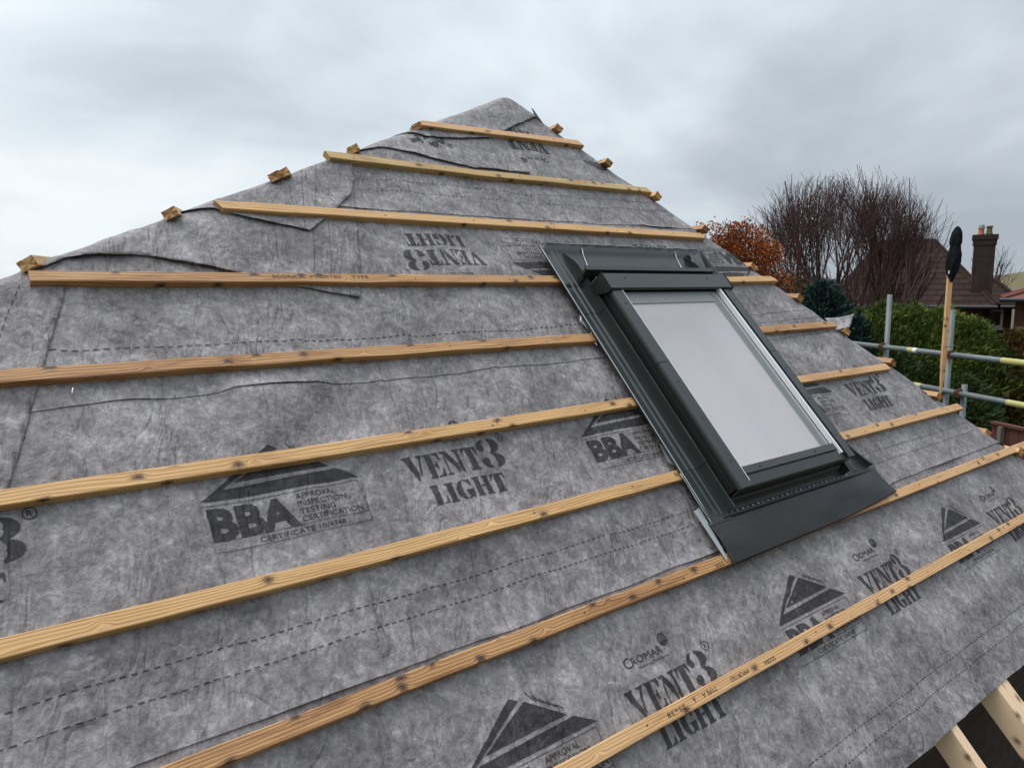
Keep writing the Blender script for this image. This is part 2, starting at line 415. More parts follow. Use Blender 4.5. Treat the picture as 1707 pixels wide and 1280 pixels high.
# stencil serif capitals, cap height 1, each as separate stencilled pieces
ST = {
 'V': (.92, [[(0,1),(.40,1),(.40,.95),(.36,.92),(.53,.30),(.47,0),(.43,0),(.07,.92),(0,.95)],
             [(.60,1),(.92,1),(.92,.95),(.85,.92),(.60,.14),(.56,.26),(.74,.88),(.67,.94),(.60,.95)]]),
 'E': (.74, [[(0,1),(.34,1),(.34,0),(0,0),(0,.05),(.08,.09),(.08,.91),(0,.95)],
             [(.39,1),(.70,1),(.70,.70),(.66,.70),(.60,.86),(.50,.94),(.39,.95)],
             [(.39,.53),(.46,.55),(.50,.66),(.54,.66),(.54,.34),(.50,.34),(.46,.46),(.39,.48)],
             [(.39,0),(.74,0),(.74,.32),(.70,.32),(.62,.13),(.50,.06),(.39,.05)]]),
 'N': (.98, [[(0,1),(.30,1),(.62,.42),(.62,.02),(.60,.02),(.24,.66),(.10,.90),(0,.95)],
             [(.10,.80),(.15,.72),(.15,.08),(.26,.05),(.26,0),(0,0),(0,.05),(.10,.08)],
             [(.62,1),(.98,1),(.98,.95),(.86,.91),(.86,.0),(.80,0),(.66,.24),(.72,.34),(.72,.91),(.62,.95)]]),
 'T': (.80, [[(.23,.92),(.57,.92),(.57,.09),(.66,.05),(.66,0),(.14,0),(.14,.05),(.23,.09)],
             [(.0,1),(.80,1),(.80,.66),(.76,.66),(.70,.84),(.61,.93),(.60,.95),(.20,.95),(.19,.93),(.10,.84),(.04,.66),(0,.66)]]),
 'L': (.72, [[(0,1),(.42,1),(.42,.95),(.35,.91),(.35,0),(0,0),(0,.05),(.08,.09),(.08,.91),(0,.95)],
             [(.39,0),(.72,0),(.72,.36),(.68,.36),(.60,.15),(.50,.06),(.39,.05)]]),
 'I': (.46, [[(0,1),(.46,1),(.46,.95),(.38,.91),(.38,.09),(.46,.05),(.46,0),(0,0),(0,.05),(.08,.09),(.08,.91),(0,.95)]]),
 'G': (.86, [[(.38,1),(.22,.95),(.08,.80),(0,.60),(0,.40),(.08,.20),(.22,.05),(.38,0),(.38,.07),(.33,.18),(.30,.40),(.30,.60),(.33,.82),(.38,.93)],
             [(.44,1),(.56,.98),(.66,.93),(.74,1),(.78,1),(.78,.64),(.74,.64),(.66,.82),(.56,.92),(.44,.95)],
             [(.44,0),(.56,.02),(.66,.08),(.80,.0),(.80,.36),(.86,.40),(.86,.45),(.46,.45),(.46,.40),(.54,.36),(.54,.10),(.44,.05)]]),
 'H': (1.0, [[(0,1),(.42,1),(.42,.95),(.36,.91),(.36,.09),(.42,.05),(.42,0),(0,0),(0,.05),(.08,.09),(.08,.91),(0,.95)],
             [(.58,1),(1,1),(1,.95),(.92,.91),(.92,.09),(1,.05),(1,0),(.58,0),(.58,.05),(.64,.09),(.64,.91),(.58,.95)],
             [(.40,.54),(.60,.54),(.60,.46),(.40,.46)]]),
}
def arcp(cx, cy, rx, ry, a0, a1, t0, t1, n=12):   # tapering arc strip
    out = []
    for i in range(n):
        q = []
        for j in (i, i+1):
            f = j/n; a = math.radians(a0+(a1-a0)*f); t = t0+(t1-t0)*math.sin(math.pi*min(1, max(0, f)))
            q.append(((cx+(rx)*math.cos(a), cy+(ry)*math.sin(a)), (cx+(rx-t)*math.cos(a), cy+(ry-t*.8)*math.sin(a))))
        out.append([q[0][1], q[0][0], q[1][0], q[1][1]])
    return out
three = []
three += arcp(.42, .745, .42, .255, 82, -84, .06, .34)          # upper bowl
three += arcp(.42, .265, .46, .265, 80, -82, .06, .38)          # lower bowl
three += arcp(.36, .745, .34, .255, 98, 190, .05, .16, 8)       # upper left hook
three += arcp(.36, .265, .36, .265, -98, -195, .05, .16, 8)
three += ringp(.17, .72, 0, .115, n=10) + ringp(.17, .26, 0, .125, n=10)
ST['3'] = (.88, three)
def stencil(txt, x, y, h, width):
    tot = sum(ST[c][0] for c in txt) + .07*(len(txt)-1); k = width/tot; out = []
    for c in txt:
        w_, ps = ST[c]
        out += [[(x+a*k, y+b_*h) for a, b_ in p] for p in ps]; x += (w_+.07)*k
    return out
def stamp_vent(ox, oy, cromar=True):               # origin: top left of the V
    P = stencil('VENT', ox, oy-.077, .077, .245)
    P += stencil('3', ox+.250, oy-.080, .100, .085)
    P += stencil('LIGHT', ox+.045, oy-.160, .060, .250)
    P += ringp(ox+.349, oy+.018, .0115, .0138, n=16) + fit_text('R', ox+.3435, oy+.0115, .011, .0135, .01)
    if cromar:
        cy = oy+.050
        P += fit_text('C', ox+.045, cy-.003, .024, .028) + fit_text('ROMAR', ox+.071, cy, .120, .020)
        P += fit_text('Building Products', ox+.085, cy-.014, .118, .0075)
        gx, gy = ox+.212, cy+.031
        P += ringp(gx, gy, .0135, .0175, n=18) + [[(gx-.0175, gy-.004), (gx+.0175, gy-.004), (gx+.014, gy-.011), (gx, gy-.0175), (gx-.014, gy-.011)]]
        for q in (-.008, -.003, .002, .007): P += line([(gx+q, gy-.004), (gx+q, gy+.010)], .002)
    return P
def stamp_bba(ox, oy):                             # origin: left end of the box's top line
    P = []
    A, B, C = (.190, .138), (0, .012), (.397, .010)
    def on(a, c, t): return (a[0]+(c[0]-a[0])*t, a[1]+(c[1]-a[1])*t)
    AC1 = on(A, C, .10); AC2 = on(A, C, .155); AC3 = on(A, C, .66); AC4 = on(A, C, .735)
    Bi = (.062, .032)
    P.append([A, B, (.052, .036), AC1][::-1]); P.append([B, C, AC4, (.052, .036)])
    P.append([AC2, (.084, .050), AC3])
    P = [[(ox+x, oy+y) for x, y in p] for p in P]
    P += line([(ox, oy), (ox+.388, oy), (ox+.388, oy-.118), (ox+.004, oy-.118)], .0014)
    P += line([(ox, oy-.0905), (ox+.388, oy-.0905)], .0012)
    P += fit_text('BBA', ox+.006, oy-.085, .205, .077, .045)
    for i, t in enumerate(('APPROVAL', 'INSPECTION', 'TESTING', 'CERTIFICATION')):
        P += fit_text(t, ox+.217, oy-.022-.0205*i, (.105, .128, .092, .160)[i], .0145)
    P += fit_text('CERTIFICATE 10/4748', ox+.108, oy-.112, .212, .0135)
    for i in range(5):                             # fine rays off the triangle's right slope
        x0, y0 = ox+.240+.017*i, oy+.112-.010*i
        P += line([(x0+.018, y0-.004), (x0+.006, y0+.008), (x0-.006, y0+.026-.003*i)], .0022)
    return P
def rot180(P, U, V): return [[(U-x, V-y) for x, y in p] for p in P]
def xf(P, ox, oy, ang, k=1.0, px=0, py=0):
    c, d = math.cos(ang)*k, math.sin(ang)*k
    return [[(px+(x-ox)*c-(y-oy)*d, py+(x-ox)*d+(y-oy)*c) for x, y in p] for p in P]
def dashes(tab, on=.0115, off=.0085, w=.0025, wob=.0025):
    P = []; L = 0
    for (x0, y0), (x1, y1) in zip(tab, tab[1:]):
        D = math.hypot(x1-x0, y1-y0); t = 0
        while t < D:
            a, c = t/D, min(1, (t+on)/D)
            def q(f):
                X, Y = x0+(x1-x0)*f, y0+(y1-y0)*f
                return X + wob*noise.noise(Vector((Y*9, 3, 1)))*(abs(y1-y0) > abs(x1-x0)), Y + wob*noise.noise(Vector((X*9, Y*3, 1)))*(abs(x1-x0) >= abs(y1-y0))
            P += line([q(a), q(c)], w*(.65+.5*random.random())); t += on+off
    return P
def prt2(k, P, name):
    prt(k, [p for p in P if p[0][0] < 2.4], name); prt(k, [p for p in P if p[0][0] >= 2.4], name)
def prt(k, P, name='printed_lettering'):
    keep = []
    for p in P:
        cx = sum(q[0] for q in p)/len(p); cy = sum(q[1] for q in p)/len(p)
        if hipL(cy)-.1 < cx < hipR(cy)+.02 and not (2.08 < cx < 2.78 and .50 < cy < 1.34): keep.append(p)
    return conform(keep, lambda u, v: RP(u, v, sheetw(k, u, v)+.0015), name, INK, sheets[k])
PER = 1.206
for k, U_, V_ in ((0, .795, .031), (1, .445, .809)):
    P = []
    for i in range(-2, 4):
        P += stamp_bba(U_+PER*i, V_); P += stamp_vent(U_+(.518 if k == 0 else .533)+PER*i, V_+.038)
    prt(k, [p for p in P if -.6 < p[0][0] < 4.8])
P = []
for i in range(-1, 3):
    P += stamp_bba(PER*i, .809) + stamp_vent(.533+PER*i, .847)
prt(2, [p for p in rot180(P, 2.184, 2.439) if p[0][0] > 1.3])
prt(3, [p for p in rot180(stamp_vent(0, 0)+stamp_bba(-.533, -.038)+stamp_vent(-PER, 0), 2.437, 2.372) if p[0][0] > 2.2])
for q in ([(.2, -.300), (2, -.300), (4.6, -.303)], [(.2, -.351), (2, -.351), (4.6, -.353)]): prt(0, dashes(q), 'dashed_line')
for q in ([(-.9, .482), (.45, .482), (1.3, .476), (2.0, .474), (3, .49), (4.3, .50)], [(-.9, .426), (.7, .423), (1.9, .427), (3, .437), (4.3, .45)]): (prt2 if q[0][1] > .45 else prt)(1, dashes(q), 'dashed_line')
prt2(2, dashes([(.21, 1.292), (.45, 1.291), (.7, 1.280), (1.6, 1.282), (2.1, 1.29), (3, 1.30), (3.6, 1.315)], .014, .009, .0032, .006), 'dashed_line'); prt(2, dashes([(2.9, 1.245), (3.7, 1.262)]), 'dashed_line')
prt(3, dashes([(1.28, 2.039), (1.55, 2.05), (1.85, 2.05), (2.1, 2.040), (2.95, 2.074)]), 'dashed_line'); prt(3, dashes([(1.26, 1.982), (1.8, 1.99), (2.07, 1.978), (2.98, 2.016)]), 'dashed_line')

# loose overlay sheets lapped round the hips and the apex
def seg_d(p, a, c):
    ax, ay = c[0]-a[0], c[1]-a[1]; t = max(0, min(1, ((p[0]-a[0])*ax+(p[1]-a[1])*ay)/(ax*ax+ay*ay+1e-12)))
    return math.hypot(p[0]-a[0]-ax*t, p[1]-a[1]-ay*t)
def rag(pts, amp, step=.03, seed=0):
    out = []
    for a, c in zip(pts, pts[1:]):
        n = max(1, int(math.hypot(c[0]-a[0], c[1]-a[1])/step))
        for i in range(n):
            x, y = a[0]+(c[0]-a[0])*i/n, a[1]+(c[1]-a[1])*i/n
            out.append((x+amp*noise.noise(Vector((x*30, y*30, seed))), y+amp*noise.noise(Vector((x*30, y*30, seed+9)))))
    return out+[pts[-1]]
def hipedge(v0, v1, off, n=12, right=False):
    return [((hipR(v)+off) if right else (hipL(v)-off), v) for v in (v0+(v1-v0)*i/n for i in range(n+1))]
def overlay(poly, hems, base, lf, label, name='membrane_flap', seed=0):
    def wfn(u, v):
        d = min(seg_d((u, v), a, c) for h in hems for a, c in zip(h, h[1:]))
        return mem(u, v) + base + lf*(.35+.9*abs(noise.noise(Vector((u*4, v*4, seed)))))*math.exp(-d/.03)
    o = conform([poly], lambda u, v: RP(u, v, wfn(u, v)), name, MEM, None, .02, smooth=True)
    sd_ = o.modifiers.new('thickness', 'SOLIDIFY'); sd_.thickness = .0008; sd_.offset = -1
    tag(o, label, 'roofing membrane', 'membrane offcuts lapped round the hips')
    return o, wfn
ovs = []
e1 = rag([(.275, 1.502), (.239, 1.391), (.198, 1.262), (.154, 1.12), (.094, .936), (-.02, .62), (-.35, -.2), (-.4, -.45)], .002, .04, 1)
o, f1 = overlay(e1 + hipedge(-.45, 1.50, .2), [e1], .0042, .0035, 'left grey membrane strip with straight cut edge wrapping round the lower left hip')
conform(dashes([(.175, 1.50), (.154, 1.449), (.129, 1.374), (.07, 1.20), (-.02, .95)], .012, .012), lambda u, v: RP(u, v, f1(u, v)+.0012), 'dashed_line', INK, o)
h2 = rag([(.22, 1.560), (.30, 1.592), (.366, 1.612), (.431, 1.607), (.535, 1.592), (.643, 1.565), (.853, 1.499), (1.074, 1.443)], .005, .03, 2)
r2 = [(1.13, 1.60), (1.186, 1.77), (1.25, 1.98)]
o, f2 = overlay(h2 + r2 + hipedge(1.98, 1.62, .2), [h2], .0045, .012, 'torn grey membrane sheet whose ragged hem gapes above the fourth batten at the left hip', seed=2)
[conform(dashes([(.954, 1.54), (1.03, 1.80)], .006, .007), lambda u, v: RP(u, v, f2(u, v)+.0012), 'dashed_line', INK, o), conform(dashes([(1.009, 1.54), (1.085, 1.80)], .006, .007), lambda u, v: RP(u, v, f2(u, v)+.0012), 'dashed_line', INK, o)]
h3 = rag([(.60, 1.815), (.711, 1.814), (.775, 1.792), (.90, 1.760), (.998, 1.735)], .004, .03, 3)
r3 = rag([(.998, 1.735), (1.071, 1.798), (1.135, 1.857), (1.223, 1.944), (1.267, 2.03), (1.298, 2.164)], .004, .03, 4)
o, f3 = overlay(h3[:-1] + r3 + hipedge(2.164, 1.83, .2), [h3, r3], .0075, .012, 'grey membrane flap with curled pointed corner hanging below the third batten at the left', seed=3)
[conform(dashes([(.985, 1.745), (1.089, 2.12)], .006, .007), lambda u, v: RP(u, v, f3(u, v)+.0012), 'dashed_line', INK, o), conform(dashes([(1.040, 1.80), (1.146, 2.12)], .006, .007), lambda u, v: RP(u, v, f3(u, v)+.0012), 'dashed_line', INK, o)]
h4 = rag([(1.25, 2.200), (1.35, 2.226), (1.477, 2.238), (1.638, 2.226), (1.882, 2.178), (1.98, 2.19), (2.073, 2.190), (2.199, 2.183)], .005, .03, 5)
o, f4 = overlay(h4 + [(2.21, 2.26), (2.19, 2.50)] + hipedge(2.50, 2.22, .2), [h4], .0045, .014, 'grey membrane sheet with rotated lettering and ragged hem just above the second batten', seed=4)
fl = lambda u, v: RP(u, v, f4(u, v)+.0012)
[conform(dashes([(2.085, 2.44), (2.045, 2.191)], .008, .007), fl, 'dashed_line', INK, o), conform(dashes([(2.131, 2.44), (2.086, 2.2)], .008, .007), fl, 'dashed_line', INK, o)]
rv = xf([p for p in stamp_vent(0, 0, False)], .349, .018, math.radians(-66), 1.0, 1.825, 2.318)
conform([p for p in rv if min(q[0]-hipL(q[1]) for q in p) > -.03 and max(q[1] for q in p) < 2.5 and min(q[1]-interp(q[0], [(a, c) for a, c in h4]) for q in p) > .004], fl, 'printed_lettering', INK, o)
h5 = rag([(1.66, 2.372), (1.728, 2.358), (1.83, 2.366), (1.95, 2.385), (2.087, 2.418), (2.191, 2.481), (2.35, 2.575), (2.53, 2.675)], .003, .03, 6)
o, f5 = overlay(h5 + hipedge(2.70, 2.785, .06, 3, True) + [(2.43, 2.87), (2.33, 2.86)] + hipedge(2.785, 2.39, .16), [h5], .0085, .010, 'smooth grey membrane cap folded over the apex above the top batten', seed=5)
cap = o
# spike of torn membrane at the apex's right side
def curl(pts, n=8, bulge=.0):
    a, b1, c, d = [Vector(p) for p in pts]; V = []; Fc = []
    for i in range(n+1):
        for j in range(n+1):
            x, y = i/n, j/n
            V.append((a*(1-x)+b1*x)*(1-y) + (d*(1-x)+c*x)*y + Vector((0, 0, bulge*math.sin(math.pi*x)*math.sin(math.pi*(y+.2)))))
    for i in range(n):
        for j in range(n): k_ = i*(n+1)+j; Fc.append((k_, k_+1, k_+n+2, k_+n+1))
    return V, Fc
def curlobj(pts, name, parent, bulge):
    V, Fc = curl(pts, 8, bulge); uv = [(p.x, p.y*cs+p.z*sn) for p in V]
    o = mesh(name, V, Fc, MEM, None, uv, True); o.parent = parent
    m = o.modifiers.new('thickness', 'SOLIDIFY'); m.thickness = .0008
    return o
def rp(px, py, w): u, v = back(px, py, w); return W(u, v, w)
curlobj([rp(893, 198, .0), rp(886, 181, .03), rp(888, 181, .03), rp(907, 208, .0)], 'torn_spike', cap, 0)
curlobj([rp(1375, 530, .0), rp(1424, 523, .045), rp(1416, 546, .035), rp(1392, 553, .002)], 'curled_corner', sheets[2], -.012)
# far slopes of the roof
def slope(name, side, label):
    V = []; Fc = []; uv = []
    n = 26
    D = Vector((math.sin(AR if side > 0 else AL), math.cos(AR if side > 0 else AL), 0))
    for i in range(n+1):
        for j in range(n+1):
            t = i/n
            v = 2.84 - 3.28*t; u = hipR(v) if side > 0 else hipL(v)
            q = Vector((u, v*cs, 0)) + D*((j/n)*6.0-.02) + Vector((.02*side, 0, 0))
            z = APZ - .008 - (SR if side > 0 else SL)*((q.x-APX)*(NR if side > 0 else NL)[0]+(q.y-APY)*(NR if side > 0 else NL)[1])
            V.append(Vector((q.x, q.y, min(z, roofz(q.x, q.y)-.006)))); uv.append((q.x*1.1, q.y))
    for i in range(n):
        for j in range(n): a = i*(n+1)+j; Fc.append((a, a+1, a+n+2, a+n+1))
    o = mesh(name, V, Fc, MEM, None, uv, True)
    tag(o, label, 'roofing membrane')
slope('membrane_slope', 1, 'grey membrane covered roof slope dropping away behind the right hip')
slope('membrane_slope', -1, 'grey membrane covered roof slope dropping away behind the left hip')

# ---------------------------------------------------------------- battens
NAIL = simple('nail_steel', (.10, .075, .06), .5, .6, .3, 40)
def batten(name, pts, mat, label, seed, width=.038, th=.025, T=None, ends=(0, 0), group='battens nailed across the front slope'):
    """pts: [(u, v) ...] of the lower top edge; skewed, slightly rough sawn ends"""
    rnd = random.Random(seed); ou, ov = rnd.uniform(0, 40), rnd.uniform(0, 40)
    T = T or (lambda u, v, w: W(u, v, w))
    u0, u1 = pts[0][0], pts[-1][0]; n = max(2, int((u1-u0)/.05)); V = []; uv = []; Fc = []
    r = .0022
    prof = [(0, 0), (0, th-r), (r, th), (width-r, th), (width, th-r), (width, 0)]
    tv = [width+th+.002, width+.004, width, 0, -.002, -th]
    for i in range(n+1):
        u = u0+(u1-u0)*i/n; v = interp(u, pts)
        for (dv, w), t in zip(prof, tv):
            k_ = (1-i/n)**40 if i < n/2 else (i/n)**40
            uu = u + (ends[0]*(dv/width-.5)*width if i == 0 else 0) + (ends[1]*(dv/width-.5)*width if i == n else 0)
            jw = .0014*noise.noise(Vector((u*5, dv*30, seed)))
            V.append(T(uu, v+dv+jw, w-.0015+jw)); uv.append((u+ou, t+ov))
    m = len(prof)
    for i in range(n):
        for k_ in range(m):
            a, c = i*m+k_, i*m+(k_+1) % m
            Fc.append((a, c, c+m, a+m))
    # end grain caps with own vertices
    for e, i in ((0, 0), (1, n)):
        o_ = len(V)
        for k_ in range(m): V.append(V[i*m+k_].copy()); uv.append((ou+3+.01*prof[k_][0]*3, ov+prof[k_][1]*6+prof[k_][0]*4))
        f = tuple(range(o_, o_+m)); Fc.append(f if e == 0 else f[::-1])
    o = mesh(name, V, Fc, mat, None, uv, False)
    bm = bmesh.new(); bm.from_mesh(o.data); bmesh.ops.recalc_face_normals(bm, faces=bm.faces); bm.to_mesh(o.data); bm.free()
    tag(o, label, 'roof batten', group)
    for q in range(-3, 7):
        un = 2.502+.4*q
        if u0+.03 < un < u1-.03:
            vn = interp(un, pts)+rnd.uniform(.012, .026); un += rnd.uniform(-.01, .01)
            mb = MB(); mb.tube([T(un, vn, th-.003), T(un, vn, th-.0004)], .0028, 8)
            nl = mb.build('nail', NAIL); nl.parent = o
    return o
def bk(*q): return [back(x, y, .025) for x, y in q]
def ext(l, u):       # extend a polyline out of frame
    (a, c), (d, e) = (l[0], l[1]) if u < l[0][0] else (l[-2], l[-1])
    if abs(d-a) < .4: (a, c), (d, e) = l[0], l[-1]
    p = (u, c+(e-c)*(u-a)/(d-a)); return [p]+l if u < l[0][0] else l+[p]
FB = []
FB.append(batten('batten', bk((703.7, 208.6), (971.4, 241.7)), WD_TAN, 'topmost short tan batten just under the apex', 1, ends=(.9, -.7)))
FB.append(batten('batten', bk((549, 261.6), (800, 292), (1084.9, 320)), WD_GRN, 'second batten from the top, yellowish green with a dark underside', 2, ends=(-.3, -.5)))
FB.append(batten('batten', bk((367, 346.5), (760, 371), (1176, 396.6)), WD_YEL, 'third batten from the top, pale and clean, ending above the roof window', 3, ends=(-.5, -.2)))
FB.append(batten('batten', ext(bk((50.3, 467.6), (600, 469.8), (900, 470.2)), 2.03), WD_ORG, 'fourth batten from the top, left piece, with faint stamped lettering and dark end', 4))
FB.append(batten('batten', ext(bk((1215.8, 469.7), (1295, 468.1)), 2.90), WD_YEL, 'short yellow batten piece right of the roof window hood', 5, ends=(0, -.9)))
FB.append(batten('batten', ext(ext(bk((0, 637.1), (480, 603), (980, 568.5)), 2.03), -.5), WD_ORG, 'fifth batten, left piece, orange with one dark knot on its lower edge', 6))
FB.append(batten('batten', ext(bk((1270, 554), (1395.5, 543.8)), 2.90), WD_ORG, 'orange batten piece right of the glass pane, ending by the curled membrane corner', 7, ends=(0, -.6)))
FB.append(batten('batten', ext(ext(bk((0, 842), (520, 763.5), (1050, 677.5)), 2.03), -.6), WD_YEL, 'sixth batten, left piece, yellow with many dark knots, above the BBA logo', 8))
FB.append(batten('batten', ext(bk((1336.3, 637.3), (1485.2, 614.6)), 2.95), WD_TAN, 'batten piece right of the window above the small VENT3 lettering', 9, ends=(0, -.5)))
FB.append(batten('batten', ext(ext(bk((0, 1097.3), (600, 945), (1130, 801)), 2.03), -.7), WD_YEL, 'seventh batten, left piece, meeting the lower left corner of the roof window', 10))
FB.append(batten('batten', ext(bk((1440, 724.6), (1605.8, 681)), 2.95), WD_TAN, 'pale batten piece right of the window crossing the hip below the scaffold poles', 11, ends=(0, -.6)))
FB.append(batten('batten', ext(ext(bk((359.6, 1280), (700, 1143), (1192.3, 950)), 3.0), -.7), WD_ORG, 'eighth batten, left piece, weathered orange, running under the black pleated flashing', 12))
FB.append(batten('batten', ext(ext(bk((1490, 833.5), (1707, 748.1)), 3.003), 4.9), WD_TAN, 'pale batten continuing right from the black pleated flashing to the right edge', 13))
FB.append(batten('batten', ext(ext(bk((984.4, 1280), (1250, 1130), (1707, 871.6)), .2), 5.2), WD_TAN, 'lowest batten, light tan with stamped lettering, crossing the bottom row of prints', 14))
# stamped lettering on two battens
INKW = simple('stamp_ink', (.07, .04, .025), .7, 0, .3, 60)
def wprint(txt, px, py, wid, h, flip, parent):
    u, v = back(px, py, .025)
    P = []
    for t, dx, w_ in txt: P += fit_text(t, dx*wid, 0, w_*wid, h)
    if flip: P = [[(-x, -y) for x, y in p] for p in P]
    conform([[(u+x, v+y) for x, y in p] for p in P], lambda a, c: W(a, c, .0247), 'stamped_lettering', INKW, parent, .2)
sl_ = (back(1400, 1045, .025)[1]-back(1200, 1160, .025)[1])/(back(1400, 1045, .025)[0]-back(1200, 1160, .025)[0])
for t, px, py, wid in (('25x38', 1141, 1172, .072), ('A', 1158, 1160, .012), ('TYPE A', 1193, 1142, .062), ('IMPORTED', 1246, 1113, .085), ('SODRA', 1290, 1092, .055)):
    wprint([(t, 0, 1)], px, py, wid, .012, True, FB[-1])
for t, px, py, wid in (('SODRA', 455, 463, .075), ('IMPORTED', 517, 463, .105), ('TYPE', 587, 463.5, .06)):
    wprint([(t, 0, 1)], px, py, wid, .0125, False, FB[3])
wprint([('SCX', 0, 1)], 1126, 793, .055, .013, False, FB[9])
wprint([('25X', 0, 1)], 1205, 935, .045, .013, True, FB[11])
# battens of the two side slopes: only their cut ends stand past the hips
def side_batten(px, py, side, mat, label, seed, over, length=.75, grp=''):
    u, v = back(px, py, .02)
    # put the end on the hip line nearest the measured point
    hv = v; hp = Vector(((hipR(hv) if side > 0 else hipL(hv)), hv*cs, hv*sn))
    D2 = Vector((math.sin(AR if side > 0 else AL), math.cos(AR if side > 0 else AL), 0))
    n_ = NR if side > 0 else NL; sl2 = SR if side > 0 else SL
    nrm = Vector((n_[0]*sl2, n_[1]*sl2, 1)).normalized()
    dn = D2.cross(nrm) ; dn = dn if dn.z < 0 else -dn      # down slope
    e0 = W(u, v, .02); q = e0 - nrm*nrm.dot(e0-hp)         # foot on side plane
    org = q + nrm*(.004 if side > 0 else .020)
    rnd = random.Random(seed); ou, ov = rnd.uniform(0, 40), rnd.uniform(0, 40)
    V = []; uv = []; Fc = []
    wdt, th = .042, .027
    prof = [(-wdt/2, 0), (-wdt/2, th), (wdt/2, th), (wdt/2, 0)]; tv = [.03, 0, .038, .066]
    cut = .35*(rnd.random()-.5)
    for i in range(5):
        t = length*i/4
        for (a, w), t2 in zip(prof, tv):
            V.append(org + D2*(t + (cut*a if i == 0 else 0)) + dn*a + nrm*w); uv.append((t+ou, t2+ov))
    for i in range(4):
        for k_ in range(4): a, c = i*4+k_, i*4+(k_+1) % 4; Fc.append((a, c, c+4, a+4))
    # broken, splintery near end: inset fan
    o_ = len(V); ns = 14
    ring = []
    for k_ in range(4):
        for t in range(4):
            A, B = V[k_], V[(k_+1) % 4]; p = A.lerp(B, t/4); p = p + D2*rnd.uniform(-.006, .003) + dn*rnd.uniform(-.0015, .0015)
            ring.append(p)
    ctr = sum(ring, Vector())/16 + D2*.002
    V.append(ctr); uv.append((ou+5, ov+5))
    for p in ring: V.append(p); uv.append((ou+5+rnd.random()*.02, ov+5+rnd.random()*.05))
    for k_ in range(16): Fc.append((o_, o_+1+(k_+1) % 16, o_+1+k_))
    o = mesh('batten', V, Fc, mat, None, uv)
    bm = bmesh.new(); bm.from_mesh(o.data); bmesh.ops.recalc_face_normals(bm, faces=bm.faces); bm.to_mesh(o.data); bm.free()
    tag(o, label, 'roof batten', grp)
LG, RG = 'cut batten ends at the left hip', 'cut batten ends at the right hip'
for i, (px, py, lb) in enumerate([(694, 207, 'small cut batten end left of the topmost batten'), (586, 243, 'small cut batten end poking over the left hip above the second batten'),
        (458, 294, 'splintered dark batten end over the left hip above the third batten'), (284, 357, 'broken batten end standing over the left hip, between the third and fourth battens'),
        (46, 441, 'largest broken batten end at far left, above the dark end of the fourth batten')]):
    side_batten(px, py, -1, (WD_ORG, WD_YEL, WD_ORG, WD_TAN, WD_YEL)[i], lb, 30+i, 0, .30 if i else .2, LG)
side_batten(474, 292, -1, WD_YEL, 'small pale batten offcut beside the splintered dark batten end at the left hip', 44, 0, .1, LG)
REP = [(930, 217, 'highest batten end on the right hip, right below the torn membrane spike'), (1012, 276, 'square batten end on the right hip between the first and second battens'),
       (1092, 335, 'small batten end on the right hip just below the second batten'), (1171, 391, 'batten end touching the right tip of the third batten'),
       (1258, 443, 'batten end on the right hip before the orange-leaved tree'), (1333, 499, 'batten end on the right hip left of the dark conifer'),
       (1412, 553, 'batten end right below the curled membrane corner'), (1487, 608, 'batten end touching the tip of the short batten above the small VENT3 lettering'),
       (1566, 661, 'batten end beside the foot of the timber prop'), (1651, 715, 'longest batten end, before the dark red fence'), (1700, 757, 'batten end at the right edge of the photo below the long batten')]
for i, (px, py, lb) in enumerate(REP):
    side_batten(px, py, 1, (WD_ORG, WD_ORG, WD_YEL, WD_ORG)[i % 4], lb, 60+i, 0, .5, RG)

# ---------------------------------------------------------------- rafters and house body below
def rafter(u0, u1, label):
    mb = MB(); mb.box((u0, -1.15, -.100), (u1, .42, -.012), W)
    o = mb.build('rafter', WD_PALE, None, False, .002)
    uvl = o.data.uv_layers[0].data
    for l in o.data.loops:
        c = o.data.vertices[l.vertex_index].co; uvl[l.index].uv = (c.y*cs+c.z*sn+u0*7, c.x-c.y*sn+c.z*cs+u0*3)
    tag(o, label, 'rafter', 'rafter tails past the membrane edge')
rafter(2.480, 2.524, 'single pale rafter tail left in the lower right corner, with a small knot')
rafter(2.876, 2.920, 'left timber of the doubled pale rafter tails at the lower right corner')
rafter(2.9215, 2.968, 'right timber of the doubled pale rafter tails at the lower right corner')
rafter(3.30, 3.345, 'pale rafter tail at the far lower right under the membrane edge')
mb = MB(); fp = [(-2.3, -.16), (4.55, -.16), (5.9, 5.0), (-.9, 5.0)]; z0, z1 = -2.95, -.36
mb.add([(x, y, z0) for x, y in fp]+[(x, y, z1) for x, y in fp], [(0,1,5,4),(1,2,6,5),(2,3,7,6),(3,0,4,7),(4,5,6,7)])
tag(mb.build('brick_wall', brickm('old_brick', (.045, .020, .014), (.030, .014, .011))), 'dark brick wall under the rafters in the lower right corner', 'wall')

# ---------------------------------------------------------------- roof window
WL = W(2.43, .95, 0)
RW = empty('roof_window', WL, 'dark framed roof window with a tall pane and black pleated flashing set among the battens', 'roof window')
def part(name, mb, mat, parent=RW, bevel=0, smooth=False, label=None):
    o = mb.build(name, mat, parent, smooth, bevel)
    if label: o['label'] = label
    return o
WU0, WU1, WV0, WV1 = 2.055, 2.812, .458, 1.450
ZT = .130
